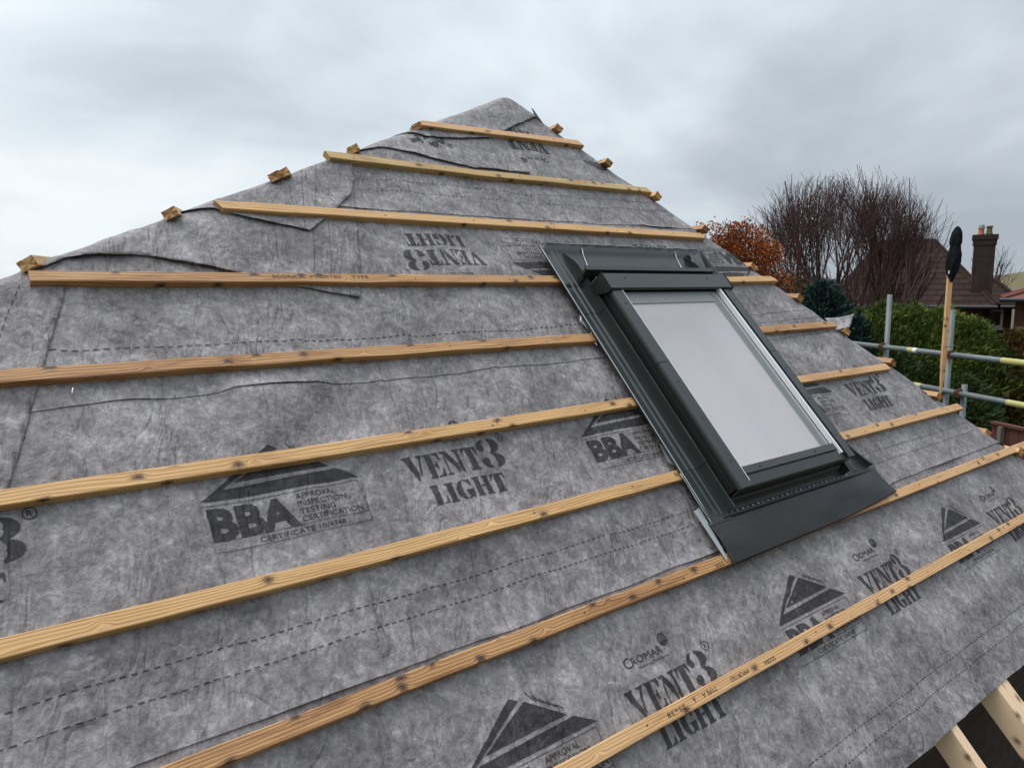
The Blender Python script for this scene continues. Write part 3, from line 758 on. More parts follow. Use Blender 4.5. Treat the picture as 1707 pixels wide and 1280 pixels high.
# well below the pane: pale lining
LIN = simple('pale_lining', (.84, .77, .79), .8, 0, .05, 3); LIN2 = simple('pale_reveal', (.88, .86, .83), .7, 0, .03, 2)
mb = MB(); mb.box((2.096, .501, -.066), (2.77, 1.36, -.060), W)
well = part('lining', mb, LIN)
mb = MB(); mb.box((2.700, .502, -.0595), (2.715, 1.344, .104), W); mb.box((2.10, 1.345, -.0595), (2.715, 1.358, .104), W); mb.box((2.10, .488, -.0595), (2.715, .5005, .1), W); mb.box((2.098, .501, -.0595), (2.104, 1.344, .104), W)
part('window_reveal', mb, LIN2)
# frame body (dark side walls)
mb = MB()
mb.box((WU0+.010, WV0+.012, .010), (WU0+.040, 1.43, .104), W); mb.box((WU1-.040, WV0+.012, .010), (WU1-.010, 1.43, .104), W)
mb.box((WU0+.0405, WV0+.012, .010), (WU1-.0405, WV0+.042, .104), W); mb.box((WU0+.0405, 1.36, .010), (WU1-.0405, 1.43, .104), W)
part('frame', mb, METAL_D)
# side wall cover ridges on the left and right
for sgn, ub in ((1, WU0), (-1, WU1)):
    mb = MB()
    pr = [(ub+sgn*.0085, .092), (ub+sgn*.003, .092), (ub+sgn*.003, .089), (ub+sgn*.0085, .086)]
    mb.prism(pr if sgn > 0 else pr[::-1], WV0+.02, 1.36)
    part('side_trim', mb, METAL)
def cover(sgn, ub, v0, v1, name='side_cover'):
    # outer lip, rounded corner, flat top
    c = [(0, .108), (0, .118), (.0025, .1262), (.008, ZT), (.054, ZT+.001), (.054, ZT-.006), (.010, ZT-.007), (.0035, .120), (.0025, .108)]
    pr = [(ub+sgn*x, w) for x, w in c]
    mb = MB(); mb.prism(pr if sgn < 0 else pr[::-1], v0, v1); return mb
for sgn, ub in ((1, WU0), (-1, WU1)):
    o = part('side_cover', cover(sgn, ub, .4585, .990), METAL)
    for v in (.56, .74, .90):
        m2 = MB(); m2.tube([W(ub+sgn*.030, v, ZT), W(ub+sgn*.030, v, ZT+.0022)], .0035, 10); part('screw', m2, METAL_D, o)
    part('side_cover', cover(sgn, ub, .9925, 1.370), METAL)
    m2 = MB(); m2.tube([W(ub+sgn*.030, 1.28, ZT), W(ub+sgn*.030, 1.28, ZT+.0022)], .0035, 10); part('screw', m2, METAL_D)
mb = MB(); mb.box((WU0+.0545, .476, .1135), (WU0+.0565, 1.352, ZT+.0025), W); part('glazing_bead', mb, ALU, label='thin bright metal edge left of the pane')
mb = MB(); mb.box((WU1-.085, .484, .1135), (WU1-.0815, 1.352, ZT+.0025), W); mb.box((WU1-.0812, .484, ZT+.0012), (WU1-.0740, 1.352, ZT+.0025), W)
part('glazing_bead', mb, ALU, label='wide bright metal strip right of the pane')
# rubber seal steps round the pane
mb = MB()
for i in range(3):
    a = .0125*i
    mb.box((2.690-a, .53, .1125-.0012*i), (2.7015-a, 1.345, .1155-.0012*i), W)
mb.box((2.113, .53, .1115), (2.1215, 1.345, .1140), W)
mb.box((2.122, 1.290, .1085), (2.6645, 1.345, .1146), W)
part('glass_seal', mb, SEAL)
# pane
mg, bb, p = newmat('window_glass'); p_out = p.outputs[0]
nt_ = mg.node_tree; out_ = [n for n in nt_.nodes if n.type == 'OUTPUT_MATERIAL'][0]
fr = bb.math('MULTIPLY', bb.n('ShaderNodeFresnel', {'IOR': 1.9}).outputs[0], bb.math('SUBTRACT', 1.0, bb.n('ShaderNodeNewGeometry').outputs['Backfacing']))
gl = bb.n('ShaderNodeBsdfGlossy', {'Color': (1, 1, 1, 1), 'Roughness': .06})
tr = bb.n('ShaderNodeBsdfTransparent', {'Color': (.93, .94, .94, 1)})
df = bb.n('ShaderNodeBsdfDiffuse', {'Color': (.70, .655, .675, 1)})
m0 = bb.n('ShaderNodeMixShader', {0: .30, 1: tr.outputs[0], 2: df.outputs[0]})   # pinkish diffuse haze painted into the pane, standing in for reflected sky
mx = bb.n('ShaderNodeMixShader', {0: fr, 1: m0.outputs[0], 2: gl.outputs[0]})
bb.link(mx.outputs[0], out_.inputs[0])
mb = MB(); mb.box((2.1117, .505, .1065), (2.7255, 1.352, .1112), W); part('glass_pane', mb, mg)
# bottom covers
mb = MB(); mb.prism([(0, 0)], 0, 0, closed=False) if False else None
def vprism(prof, u0, u1, T=W):                    # profile in (v, w) swept along u
    mb = MB(); n = len(prof)
    mb.add([T(u0, v, w) for v, w in prof]+[T(u1, v, w) for v, w in prof],
           [(i, (i+1) % n, n+(i+1) % n, n+i) for i in range(n)]+[tuple(range(n))[::-1], tuple(range(n, 2*n))])
    return mb
o = part('bottom_cover', vprism([(.459, .060), (.459, .112), (.463, .118), (.500, .120), (.500, .112), (.466, .108), (.463, .060)], WU0+.014, WU1-.012), METAL)
part('sash_bottom_rail', vprism([(.5025, .112), (.5025, .1235), (.505, .126), (.533, .1235), (.534, .112)], WU0+.0575, WU1-.0855), METAL, label=None)
for u in (2.22, 2.58):
    m2 = MB(); m2.tube([W(u, .518, .1245), W(u, .518, .1272)], .0035, 10); part('screw', m2, METAL_D)
# top hood
HZ = .140
mb = vprism([(1.348, .128), (1.348, HZ-.004), (1.351, HZ), (1.425, HZ+.002), (1.428, HZ-.001), (1.428, .062), (1.424, .062), (1.424, HZ-.005), (1.353, HZ-.005), (1.352, .128)], WU0-.010, WU1+.010)
hood = part('top_hood', mb, METAL)
for u0_, u1_ in ((WU0-.0125, WU0-.0103), (WU1+.0103, WU1+.0125)):
    mb = MB(); pts = [(1.346, .118), (1.346, HZ), (1.350, HZ+.0035), (1.430, HZ+.0045), (1.433, .060), (1.385, .062)]
    n = len(pts); mb.add([W(u0_, v, w) for v, w in pts]+[W(u1_, v, w) for v, w in pts], [(i, (i+1) % n, n+(i+1) % n, n+i) for i in range(n)]+[tuple(range(n))[::-1], tuple(range(n, 2*n))])
    part('hood_end', mb, METAL_D, hood)
for u in (2.16, 2.68):
    m2 = MB(); m2.tube([W(u, 1.402, HZ+.001), W(u, 1.402, HZ+.0035)], .0035, 10); part('screw', m2, METAL_D, hood)
part('hood_back_rail', vprism([(1.462, .085), (1.462, .124), (1.480, .126), (1.480, .121), (1.466, .119), (1.466, .085)], WU0-.075+.02, WU1-.01), METAL)
# flashing: side channels
def chan(prof, v0, v1, name, lab=None, flare=0):
    mb = MB(); n = len(prof); m_ = 14
    for j in range(m_+1):
        v = v0+(v1-v0)*j/m_; f = (1-j/m_)
        for i, (u, w) in enumerate(prof):
            k_ = flare*f*f*min(1, max(0, (u-2.85)/.1)) if flare > 0 else 0
            if w > .05 and v > 1.56 and (2.03 < u < 2.83): w = .030+(w-.030)*max(0, 1-(v-1.56)/.085)**.7
            wob = .0012*noise.noise(Vector((v*9, i, u)))
            mb.v.append(W(u+k_+wob, v, w+wob*.6)); mb.uv.append((u, v))
    for j in range(m_):
        for i in range(n-1): a = j*n+i; mb.f.append((a, a+1, a+n+1, a+n))
    o = part(name, mb, METAL, smooth=False, label=lab)
    sm = o.modifiers.new('thickness', 'SOLIDIFY'); sm.thickness = .0012; sm.offset = 0
    return o
SC = (.425, .600, 1.315, 1.676)
for j in range(3):
    q = .0012*j
    chan([(1.938, .040+q), (1.9395, .029+q), (1.944, .0275+q), (1.980, .0275+q), (1.986, .0330+q), (1.994, .0335+q), (1.999, .0280+q), (2.009, .0278+q), (2.014, .034+q), (2.019, .028+q), (2.044, .028+q), (2.046, .066+q), (2.050, .0675+q)], SC[j]+(.002 if j else 0), SC[j+1]+.0, 'side_flashing')
for j in range(3):
    q = .0012*j
    chan([(2.818, .066+q), (2.822, .028+q), (2.880, .028+q), (2.886, .034+q), (2.894, .034+q), (2.900, .028+q), (2.940, .028+q), (2.950, .031+q), (2.958, .052+q), (2.951, .050+q)], SC[j]+(.002 if j else 0), SC[j+1], 'side_flashing', None, .075 if j == 0 else 0)
# bright folded outer edge of the left channel
mb = MB(); mb.tube([W(1.9375, .425+i*.0625, .0405+.0012*noise.noise(Vector((i, 0, 0)))) for i in range(21)], .0021, 6); part('flashing_edge', mb, GALV, smooth=True, label='bright folded outer edge of the left flashing channel')
# top flashing plate with raised torn back lip
NU2, NV2 = 60, 8; mb = MB()
for j in range(NV2+1):
    for i in range(NU2+1):
        u = 2.051+(2.817-2.051)*i/NU2 if False else 1.952+(2.940-1.952)*i/NU2
        f = j/NV2; v = 1.455+f*.222
        w = .0315 + (.022*max(0, (f-.86)/.14)**1.3 if f > .86 else 0) + .0012*noise.noise(Vector((u*14, v*14, 4)))
        if f == 1: v += .004*noise.noise(Vector((u*22, 0, 2))); w += .005*noise.noise(Vector((u*16, 5, 2)))
        mb.v.append(W(u, v, w)); mb.uv.append((u, v))
for j in range(NV2):
    for i in range(NU2): a = j*(NU2+1)+i; mb.f.append((a, a+1, a+NU2+2, a+NU2+1))
o = part('top_flashing', mb, METAL, smooth=True); o.modifiers.new('thickness', 'SOLIDIFY').thickness = .001
mb = MB(); mb.tube([W(1.938+(2.945-1.938)*i/40, 1.6785+.004*noise.noise(Vector(((1.938+i/40)*22, 0, 2))), .0545+.005*noise.noise(Vector(((1.952+i/40)*16, 5, 2)))) for i in range(41)], .0016, 6)
part('flashing_edge', mb, GALV, o, smooth=True, label='ragged bright back edge of the top flashing')
for (a, c) in (((2.160, 1.664), (2.105, 1.487)), ((2.762, 1.664), (2.712, 1.487))):
    mb = MB(); mb.tube([W(a[0], a[1], .046), W(a[0]-.004, a[1]-.03, .035), W((a[0]+c[0])/2+.002, (a[1]+c[1])/2-.02, .035), W(c[0]+.012, c[1], .046)], .0030, 8); part('support_strap', mb, GALV, smooth=True)
mb = MB(); mb.box((2.035, 1.474, .035), (2.10, 1.500, .110), W); part('corner_block', mb, METAL_D, bevel=.003)
# crumpled folded sheet in the right top corner
V, Fc = curl([W(2.80, 1.50, .036), W(2.90, 1.50, .040), W(2.93, 1.66, .055), W(2.86, 1.66, .050)], 8, .014)
o = mesh('corner_fold', V, Fc, METAL, RW, None, True); o.modifiers.new('thickness', 'SOLIDIFY').thickness = .001
# bottom tray
NU2, NV2 = 70, 6; mb = MB()
def flare(u, v): return .075*max(0, (u-2.9)/.15)*1.0
for j in range(NV2+1):
    for i in range(NU2+1):
        u = 1.9435+(3.030-1.9435)*i/NU2; f = j/NV2; v = .405+f*.052
        w = .0300 + (.030*max(0, (f-.62)/.38)**1.5 if WU0+.01 < u < WU1-.01 else 0) + .0008*noise.noise(Vector((u*20, v*20, 4)))
        w += .0045*math.exp(-((f-.18)/.12)**2) if 2.02 < u < 2.86 else 0
        mb.v.append(W(u, v, w)); mb.uv.append((u, v))
for j in range(NV2):
    for i in range(NU2): a = j*(NU2+1)+i; mb.f.append((a, a+1, a+NU2+2, a+NU2+1))
o = part('bottom_tray', mb, METAL_D, smooth=True); o.modifiers.new('thickness', 'SOLIDIFY').thickness = .001
mb = MB()
for i in range(26):
    u = 2.06+i*.0305; mb.box((u, .4185, .0328), (u+.004+.003*(i % 3), .4225, .0350), W)
part('tray_perforations', mb, GALV, o, label='row of small bright punched slots along the tray')
# clip plate at the lower left (plain flat flashing on the corner)
mb = MB(); mb.add([W(1.941, .400, .0298), W(2.045, .400, .0302), W(2.044, .52, .0302), W(2.030, .598, .0296), W(1.941, .598, .0296)], [(0, 1, 2, 3, 4)])
o = part('corner_plate', mb, METAL); o.modifiers.new('thickness', 'SOLIDIFY').thickness = .001
mb = MB(); mb.tube([W(1.9385+.0012*math.sin(i), .398+i*.02, .0325) for i in range(11)], .0022, 6); part('flashing_edge', mb, GALV, smooth=True)
# pleated apron
AU0, AU1, rows = 1.925, 3.062, 26; pitch = .0138; ns = 7; nu = int((AU1-AU0)/(pitch/ns)); mb = MB()
def ap_pt(f, g):          # f along u, g 0 top .. 1 bottom
    top_v = .4085+(.448-.4085)*max(0, (f-.80)/.20)**2*.5; bot_v = interp(f, [(0, .258), (.3, .262), (.6, .265), (.85, .278), (1, .292)]) 
    u = AU0+(AU1-AU0)*f + (.032*g*g*(f**8)) - .010*g*(1-f)**8 + .010*math.sin(g*2.2)*(1-f)
    v = top_v+(bot_v-top_v)*g
    x = (u-AU0)/pitch
    amp = .0042*interp(f, [(0, 1), (.48, .95), (.62, .45), (.78, .35), (.9, .12), (1, .1)])*min(1, (1-f)*40+.1)
    amp *= .6+.4*abs(noise.noise(Vector((f*7, g*2.5, 3))))*2 if f > .4 else 1
    big = .010*noise.noise(Vector((u*4.2, v*7, 8)))*math.sin(math.pi*min(1, g*.9)) * interp(f, [(0, .4), (.5, 1), (1, 1.5)])
    base = .0275 + .004*g + .003*math.sin(math.pi*g)
    return W(u, v, base + amp*math.sin(x*2*math.pi) + max(-.003, big))
for j in range(rows+1):
    for i in range(nu+1): mb.v.append(ap_pt(i/nu, j/rows)); mb.uv.append((i/nu, j/rows))
for j in range(rows):
    for i in range(nu): a = j*(nu+1)+i; mb.f.append((a, a+1, a+nu+2, a+nu+1))
o = part('pleated_apron', mb, LEAD, smooth=True); o.modifiers.new('thickness', 'SOLIDIFY').thickness = .0012
mb = MB(); mb.tube([ap_pt(.004+.0012*math.sin(k_), k_/12)+Vector((0, 0, .001)) for k_ in range(7, 13)], .0035, 6); part('apron_fold', mb, METAL_D, o)
# pale galvanised strip left of the apron, and the bracket corners under the left flashing
V = [W(1.903, .462, .026), W(1.935, .468, .028), W(1.926, .36, .029), W(1.917, .285, .031), W(1.906, .278, .030), W(1.906, .36, .027)]
o = mesh('edge_strip', V, [(0, 5, 2, 1), (5, 4, 3, 2)], GALV, RW); o.modifiers.new('thickness', 'SOLIDIFY').thickness = .0015
for (q0, q1, q2, q3) in (((966, 524), (970, 530), (983, 552), (967, 536)), ((985, 553), (988, 560), (996, 577), (986, 566)), ((1098, 738), (1106, 743), (1124, 776), (1113, 770))):
    V = [rp(*q0, .014), rp(*q1, .018), rp(*q2, .018), rp(*q3, .012)]
    o = mesh('fixing_bracket', V, [(0, 1, 2, 3)], GALV, RW); o.modifiers.new('thickness', 'SOLIDIFY').thickness = .001

# staples left in the membrane
for px, py, dx, dy, lb in ((119.5, 660, 1.5, -8, 'tiny bright staple near the left hem between the fifth and sixth battens'), (551, 334, 5, 5, 'tiny bright staple in the curled flap above the third batten')):
    u, v = back(px, py); u2, v2 = back(px+dx, py+dy); mb = MB()
    mb.tube([RP(u, v, .004), RP(u, v, .013), RP(u2, v2, .013), RP(u2, v2, .004)], .0010, 6)
    tag(mb.build('staple', ALU), lb, 'staple', 'staples in the membrane')

# ---------------------------------------------------------------- scaffold
STEEL = simple('scaffold_steel', (.15, .17, .172), .6, .3, .45, 5, .3)
RUST = simple('rusty_coupler', (.12, .050, .030), .8, .3, .5, 30, .4)
TAPE = simple('yellow_tape', (.42, .39, .14), .6, 0, .3, 20, .2); TAPEW = simple('white_label', (.66, .66, .60), .6, 0, .15, 20)
GZ = -2.95
A1 = at(1579, 590, 6.5)
def pole(pxt, pyt, depth, label, r=.0242):
    top = at(pxt, pyt, depth); mb = MB()
    mb.tube([Vector((top.x, top.y, GZ+.02)), Vector((top.x, top.y, top.z))], r, 16)
    t = mb.build('scaffold_pole', STEEL, None, False)
    for p in t.data.polygons: p.use_smooth = len(p.vertices) == 4
    tag(t, label, 'scaffold pole', 'upright scaffold poles'); return top
ra = atz(1437, 574, at(1579, 591, 6.6).z); rb = atz(1750, 610, ra.z)
la = atz(1523, 641, at(1579, 652, 6.6).z); lb_ = atz(1750, 684, la.z)
def rail(a, c, label):
    mb = MB(); d = (c-a).normalized(); mb.tube([a-d*.02, c+d*1.2], .0242, 16); o = mb.build('scaffold_rail', STEEL)
    for p in o.data.polygons: p.use_smooth = len(p.vertices) == 4
    return tag(o, label, 'scaffold pole', 'horizontal scaffold rails')
r1 = rail(ra-(rb-ra).normalized()*1.5, rb, 'upper horizontal scaffold rail carrying a yellow and white sticker')
r2_ = rail(la-(lb_-la).normalized()*.7, lb_, 'lower horizontal scaffold rail with yellow tape at both ends')
def wrap(a, c, t0, t1, mat, name, parent):
    mb = MB(); mb.tube([a.lerp(c, t0), a.lerp(c, t1)], .0256, 14); o = mb.build(name, mat); o.parent = parent; return o
def tpx(a, c, px):      # parameter of the point of segment a-c seen at image column px
    lo_, hi_ = 0, 1.3
    for _ in range(40):
        m_ = (lo_+hi_)/2; q = a.lerp(c, m_)-CAM; x = 853.5+F0*q.dot(XR)/q.dot(ZF)
        if x < px: lo_ = m_
        else: hi_ = m_
    return lo_
wrap(ra, rb, tpx(ra, rb, 1515), tpx(ra, rb, 1523), TAPE, 'sticker', r1); wrap(ra, rb, tpx(ra, rb, 1523.1), tpx(ra, rb, 1530), TAPEW, 'sticker', r1)
wrap(ra, rb, tpx(ra, rb, 1671), tpx(ra, rb, 1740), TAPE, 'yellow_tape', r1)
wrap(la, lb_, tpx(la, lb_, 1526), tpx(la, lb_, 1537), TAPE, 'yellow_tape', r2_); wrap(la, lb_, tpx(la, lb_, 1680), tpx(la, lb_, 1740), TAPE, 'yellow_tape', r2_)
off = Vector(((rb-ra).normalized().y, -(rb-ra).normalized().x, 0))*.05
def rail_depth(a, c, px): return (a.lerp(c, tpx(a, c, px))-CAM).dot(ZF)
pole(1483.5, 491, rail_depth(ra, rb, 1483)+.06, 'grey scaffold pole standing in front of the green hedge, left of the timber prop')
pole(1588, 516, rail_depth(ra, rb, 1580)-.05, 'grey scaffold pole tied to the timber prop')
pole(1608, 641, rail_depth(la, lb_, 1607)+.06, 'short scaffold pole ending just above the lower rail')
def coupler(a, c, px, label):
    q = a.lerp(c, tpx(a, c, px)); d = (c-a).normalized(); mb = MB()
    mb.tube([q-d*.022, q+d*.022], .034, 12); mb.box(tuple(q+Vector((-.03, -.015, -.035))), tuple(q+Vector((.03, .015, .035))))
    mb.tube([q+Vector((-.05, .02, .012)), q+Vector((.05, .02, .012))], .007, 8); mb.tube([q+Vector((-.028, -.03, -.03)), q+Vector((-.028, -.03, .045))], .007, 8)
    tag(mb.build('coupler', RUST), label, 'scaffold clamp', 'rusty scaffold couplers')
coupler(ra, rb, 1471, 'rusty coupler on the upper rail beside the left pole')
coupler(ra, rb, 1584, 'rusty coupler on the upper rail at the timber prop')
coupler(la, lb_, 1598, 'reddish coupler on the lower rail beside the short pole')
# timber prop and black cloth
dP = rail_depth(ra, rb, 1580)-.18
pb, pt = at(1569, 652, dP+.05), at(1585, 440, dP)
ax = (pt-pb).normalized(); sx_ = XR - ax*XR.dot(ax); sx_.normalize(); sy_ = ax.cross(sx_)
mb = MB()
L_ = (pt-pb).length
def PT(a, c, d): return pb+ax*d+sx_*a+sy_*c
mb.box((-.020, -.014, .22), (.020, .014, L_), PT)
mb.add([PT(-.020, -.014, .219), PT(.020, -.014, .219), PT(.020, .014, .219), PT(-.020, .014, .219), PT(-.012, -.006, -.02), PT(.002, -.006, -.02), PT(.002, .006, -.02), PT(-.012, .006, -.02)],
       [(0,1,5,4),(1,2,6,5),(2,3,7,6),(3,0,4,7),(4,5,6,7)])
for i in range(len(mb.v)):
    q = mb.v[i]-pb; mb.uv[i] = (q.dot(ax), q.dot(sx_)+q.dot(sy_))
prop = tag(mb.build('timber_prop', WD_TAN, None, False, .0015), 'leaning timber prop with a split foot, tied to the scaffold pole under a black cloth', 'timber post')
WIRE = simple('tie_wire', (.02, .018, .016), .6)
for d_ in (.73, 1.38):
    mb = MB(); mb.tube([PT(.034*math.cos(a)+.022, .03*math.sin(a), L_-d_+.004*math.sin(a*3)) for a in [i*math.pi/5 for i in range(11)]], .0022, 5)
    o = mb.build('binding_wire', WIRE); o.parent = prop
CLOTH = simple('black_cloth', (.005, .007, .009), .8, 0, .4, 18, 1.0, .12, 25)
mb = MB(); n1_, n2_ = 30, 24
prof = [(470, 4), (462, 7), (452, 11.5), (440, 14), (425, 13), (415, 10.5), (409, 9.5), (405, 10.5), (398, 10), (390, 9.5), (386, 8), (380, 5), (377, 1)]
for i in range(n1_+1):
    f = i/n1_*(len(prof)-1); k_ = min(int(f), len(prof)-2); y = prof[k_][0]+(prof[k_+1][0]-prof[k_][0])*(f-k_); r = .92*(prof[k_][1]+(prof[k_+1][1]-prof[k_][1])*(f-k_))
    cx = 1584.5+(470-y)*.13; c = at(cx, y, dP)
    for j in range(n2_):
        a = 2*math.pi*j/n2_; rr = r*(1+.16*noise.noise(Vector((math.cos(a)*2, math.sin(a)*2, y*.05)))+.16*math.sin(a*6+y*.03+math.sin(y*.2)))*.88*dP/F0
        mb.v.append(c + XR*(rr*math.cos(a)) + Vector((ZF.x, ZF.y, 0))*(rr*.8*math.sin(a))); mb.uv.append((i, j))
for i in range(n1_):
    for j in range(n2_): a, c = i*n2_+j, i*n2_+(j+1) % n2_; mb.f.append((a, c, c+n2_, a+n2_))
o = mb.build('black_cloth', CLOTH, None, True); tag(o, 'black cloth bundle tied over the top of the timber prop', 'cloth')
mb = MB(); q = at(1582, 454, dP-.06); mb.box(tuple(q-Vector((.009, .004, .014))), tuple(q+Vector((.009, .004, .014)))); w_ = mb.build('white_tag', TAPEW, None, False, .003); w_.parent = o

# ---------------------------------------------------------------- ground and far country
GR = simple('rough_grass', (.055, .062, .028), .95, 0, .5, .8, .3); 
mb = MB(); N = 90
def gh(x, y):
    r = math.hypot(x-10, y-10)
    k_ = min(1, max(0, (r-90)/500)); az = math.atan2(x, y)
    return GZ + k_*(3*noise.noise(Vector((x*.004, y*.004, 5)))) - .0*r
rad = [0]+[3*1.125**i for i in range(52)]
for i, r in enumerate(rad):
    for j in range(N):
        a = 2*math.pi*j/N; x, y = r*math.sin(a)+2, r*math.cos(a)+2; mb.v.append(Vector((x, y, gh(x, y)))); mb.uv.append((x, y))
for i in range(len(rad)-1):
    for j in range(N):
        a, c = i*N+j, i*N+(j+1) % N; mb.f.append((a, c, c+N, a+N))
tag(mb.build('ground', GR, None, True), kind='structure')
HILL = simple('moor', (.11, .085, .035), .95, 0, .4, .012); HILL2 = simple('far_moor', (.075, .075, .070), .95, 0, .3, .01)
def hill(name, pts, depth, thick, mat):
    mb = MB(); n = len(pts)
    tops = [at(px, py, depth) for px, py in pts]; F = Vector((ZF.x, ZF.y, 0)).normalized()
    rowsv = []
    for g, dz in ((-1, None), (-.5, .55), (0, 1), (.6, .6), (1.2, None)):
        rowsv.append([Vector((t.x, t.y, (GZ-3 if dz is None else (t.z-GZ)*dz+GZ))) + F*(thick*g) for t in tops])
    for r in rowsv:
        for q in r: mb.v.append(q); mb.uv.append((q.x, q.y))
    for i in range(len(rowsv)-1):
        for j in range(n-1): a = i*n+j; mb.f.append((a, a+1, a+n+1, a+n))
    tag(mb.build(name, mat, None, True), kind='structure')
hill('hill', [(1560, 478), (1620, 472), (1660, 464), (1690, 457), (1740, 447), (1850, 430), (2100, 425), (2400, 440)], 420, 90, HILL)
hill('hill', [(1250, 470), (1320, 462), (1400, 466), (1500, 468), (1580, 464), (1640, 461), (1670, 458), (1720, 456), (1900, 462)], 900, 150, HILL2)

# ---------------------------------------------------------------- houses
TILE, bb, p = newmat('brown_roof_tiles')
uv = bb.n('ShaderNodeUVMap', uv_map='UVMap').outputs[0]; su = bb.n('ShaderNodeSeparateXYZ', {0: uv})
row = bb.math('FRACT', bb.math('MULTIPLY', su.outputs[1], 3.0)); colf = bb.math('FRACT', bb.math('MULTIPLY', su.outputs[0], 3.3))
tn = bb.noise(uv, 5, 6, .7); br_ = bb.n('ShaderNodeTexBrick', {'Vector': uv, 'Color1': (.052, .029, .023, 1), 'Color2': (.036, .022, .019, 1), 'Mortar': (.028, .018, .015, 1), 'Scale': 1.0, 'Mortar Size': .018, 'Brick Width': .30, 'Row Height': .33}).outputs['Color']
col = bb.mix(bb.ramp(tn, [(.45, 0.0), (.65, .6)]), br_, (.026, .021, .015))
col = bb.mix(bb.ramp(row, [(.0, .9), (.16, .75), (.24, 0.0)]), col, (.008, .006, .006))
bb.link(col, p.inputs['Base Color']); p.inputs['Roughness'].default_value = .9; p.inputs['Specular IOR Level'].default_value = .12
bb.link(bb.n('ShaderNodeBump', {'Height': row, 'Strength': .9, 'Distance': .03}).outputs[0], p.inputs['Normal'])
BR1 = brickm('red_brick', (.14, .042, .025), (.10, .030, .020)); BR2 = brickm('sooty_brick', (.040, .017, .012), (.026, .012, .010))
WHITE = simple('white_window_frame', (.72, .73, .72), .5, 0, .1, 4); GLD = simple('dark_window_glass', (.02, .024, .028), .15, 0, .1, 2)
def uvslope(o):
    uvl = o.data.uv_layers[0].data
    for p in o.data.polygons:
        n = p.normal; e = Vector((-n.y, n.x, 0)); e = e.normalized() if e.length > 1e-4 else Vector((1, 0, 0)); f = n.cross(e)
        for li in p.loop_indices:
            c = o.data.vertices[o.data.loops[li].vertex_index].co; uvl[li].uv = (c.dot(e), c.dot(f))
def face_uv(o):
    me = o.data
    # split vertices per face so that uv can follow each slope
    uvslope(o)
def house(org, yaw, lenx, depy, ez, rz, inset, wallmat, tile, label, name='house'):
    """org: front left corner on the ground; x along the front"""
    c, d = math.cos(yaw), math.sin(yaw)
    T = lambda x, y, z: Vector((org.x+x*c-y*d, org.y+x*d+y*c, z))
    root = empty(name, Vector((org.x, org.y, GZ)), label, 'house', 'neighbouring houses')
    mb = MB(); mb.box((0, 0, GZ-.5), (lenx, depy, ez), T); mb.build('wall', wallmat, root)
    e = .35; mb = MB(); q = [(-e, -e, ez-.08), (lenx+e, -e, ez-.08), (lenx+e, depy+e, ez-.08), (-e, depy+e, ez-.08)]
    r0, r1 = (inset[0], depy/2, rz), (lenx-inset[1], depy/2, rz)
    mb.add([T(*x) for x in q+[r0, r1]], [(0, 1, 5, 4), (1, 2, 5), (2, 3, 4, 5), (3, 0, 4)])
    mb.add([T(x, y, z-.1) for x, y, z in q]+[T(*x) for x in q], [(0,1,5,4),(1,2,6,5),(2,3,7,6),(3,0,4,7),(3,2,1,0)])
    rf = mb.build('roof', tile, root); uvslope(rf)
    mb = MB(); mb.tube([T(*q[0]), T(*r0), T(*r1), T(*q[1])], .10, 6); mb.tube([T(*q[3]), T(*r0)], .10, 6); mb.tube([T(*q[2]), T(*r1)], .10, 6)
    mb.build('ridge_tiles', tile, rf)
    mb = MB(); mb.tube([T(-e, -e-.05, ez-.12), T(lenx+e, -e-.05, ez-.12)], .06, 6); mb.build('gutter', GLD, rf)
    return root, T, rf
DH = 27.0
def pxx(q): q = q-CAM; return 853.5+F0*q.dot(XR)/q.dot(ZF)
def solve(T, y, px, lo_=-12, hi_=25):   # x along a house line seen at image column px
    for _ in range(50):
        m_ = (lo_+hi_)/2
        if pxx(T(m_, y, 0)) < px: lo_ = m_
        else: hi_ = m_
    return lo_
def frame(px, depth, yaw):
    q = at(px, 500, depth); c, d = math.cos(yaw), math.sin(yaw)
    return Vector((q.x, q.y, 0)), (lambda x, y, z: Vector((q.x+x*c-y*d, q.y+x*d+y*c, z)))
F = Vector((ZF.x, ZF.y, 0)).normalized(); Rr = Vector((F.y, -F.x, 0)); YAW = math.atan2(Rr.y, Rr.x)
def zat(T, x, y, py):                   # height of image row py over a plan point
    q = T(x, y, 0)-CAM; c_ = (py-640)/F0; z = 0.0
    # solve (q+z e).YD = c_*(q+z e).ZF
    return (c_*q.dot(ZF)-q.dot(YD))/(YD.z-c_*ZF.z)
YH = YAW-.52
org, T0 = frame(1398, 25.5, YH)
lenx = solve(T0, 0, 1638); dep = 6.0
x0, x1 = solve(T0, dep/2, 1462), solve(T0, dep/2, 1548)
hroot, HT, hrf = house(org, YH, lenx, dep, zat(T0, lenx/2, -.35, 509)+.08, zat(T0, (x0+x1)/2, dep/2, 403), (x0, lenx-x1), BR1, TILE, 'brick house with a large brown hipped roof behind the bare tree and hedge')
org, T1 = frame(1622, 24.6, YH)
lw = solve(T1, 0, 1686); x1 = solve(T1, 1.6, 1652)
wroot, WT, wrf = house(org, YH, lw, 3.2, zat(T1, lw/2, -.35, 510)+.08, zat(T1, x1, 1.6, 467), (.3, lw-x1), BR1, TILE, 'low brick wing of the house with its slate roof right of the tall chimney')
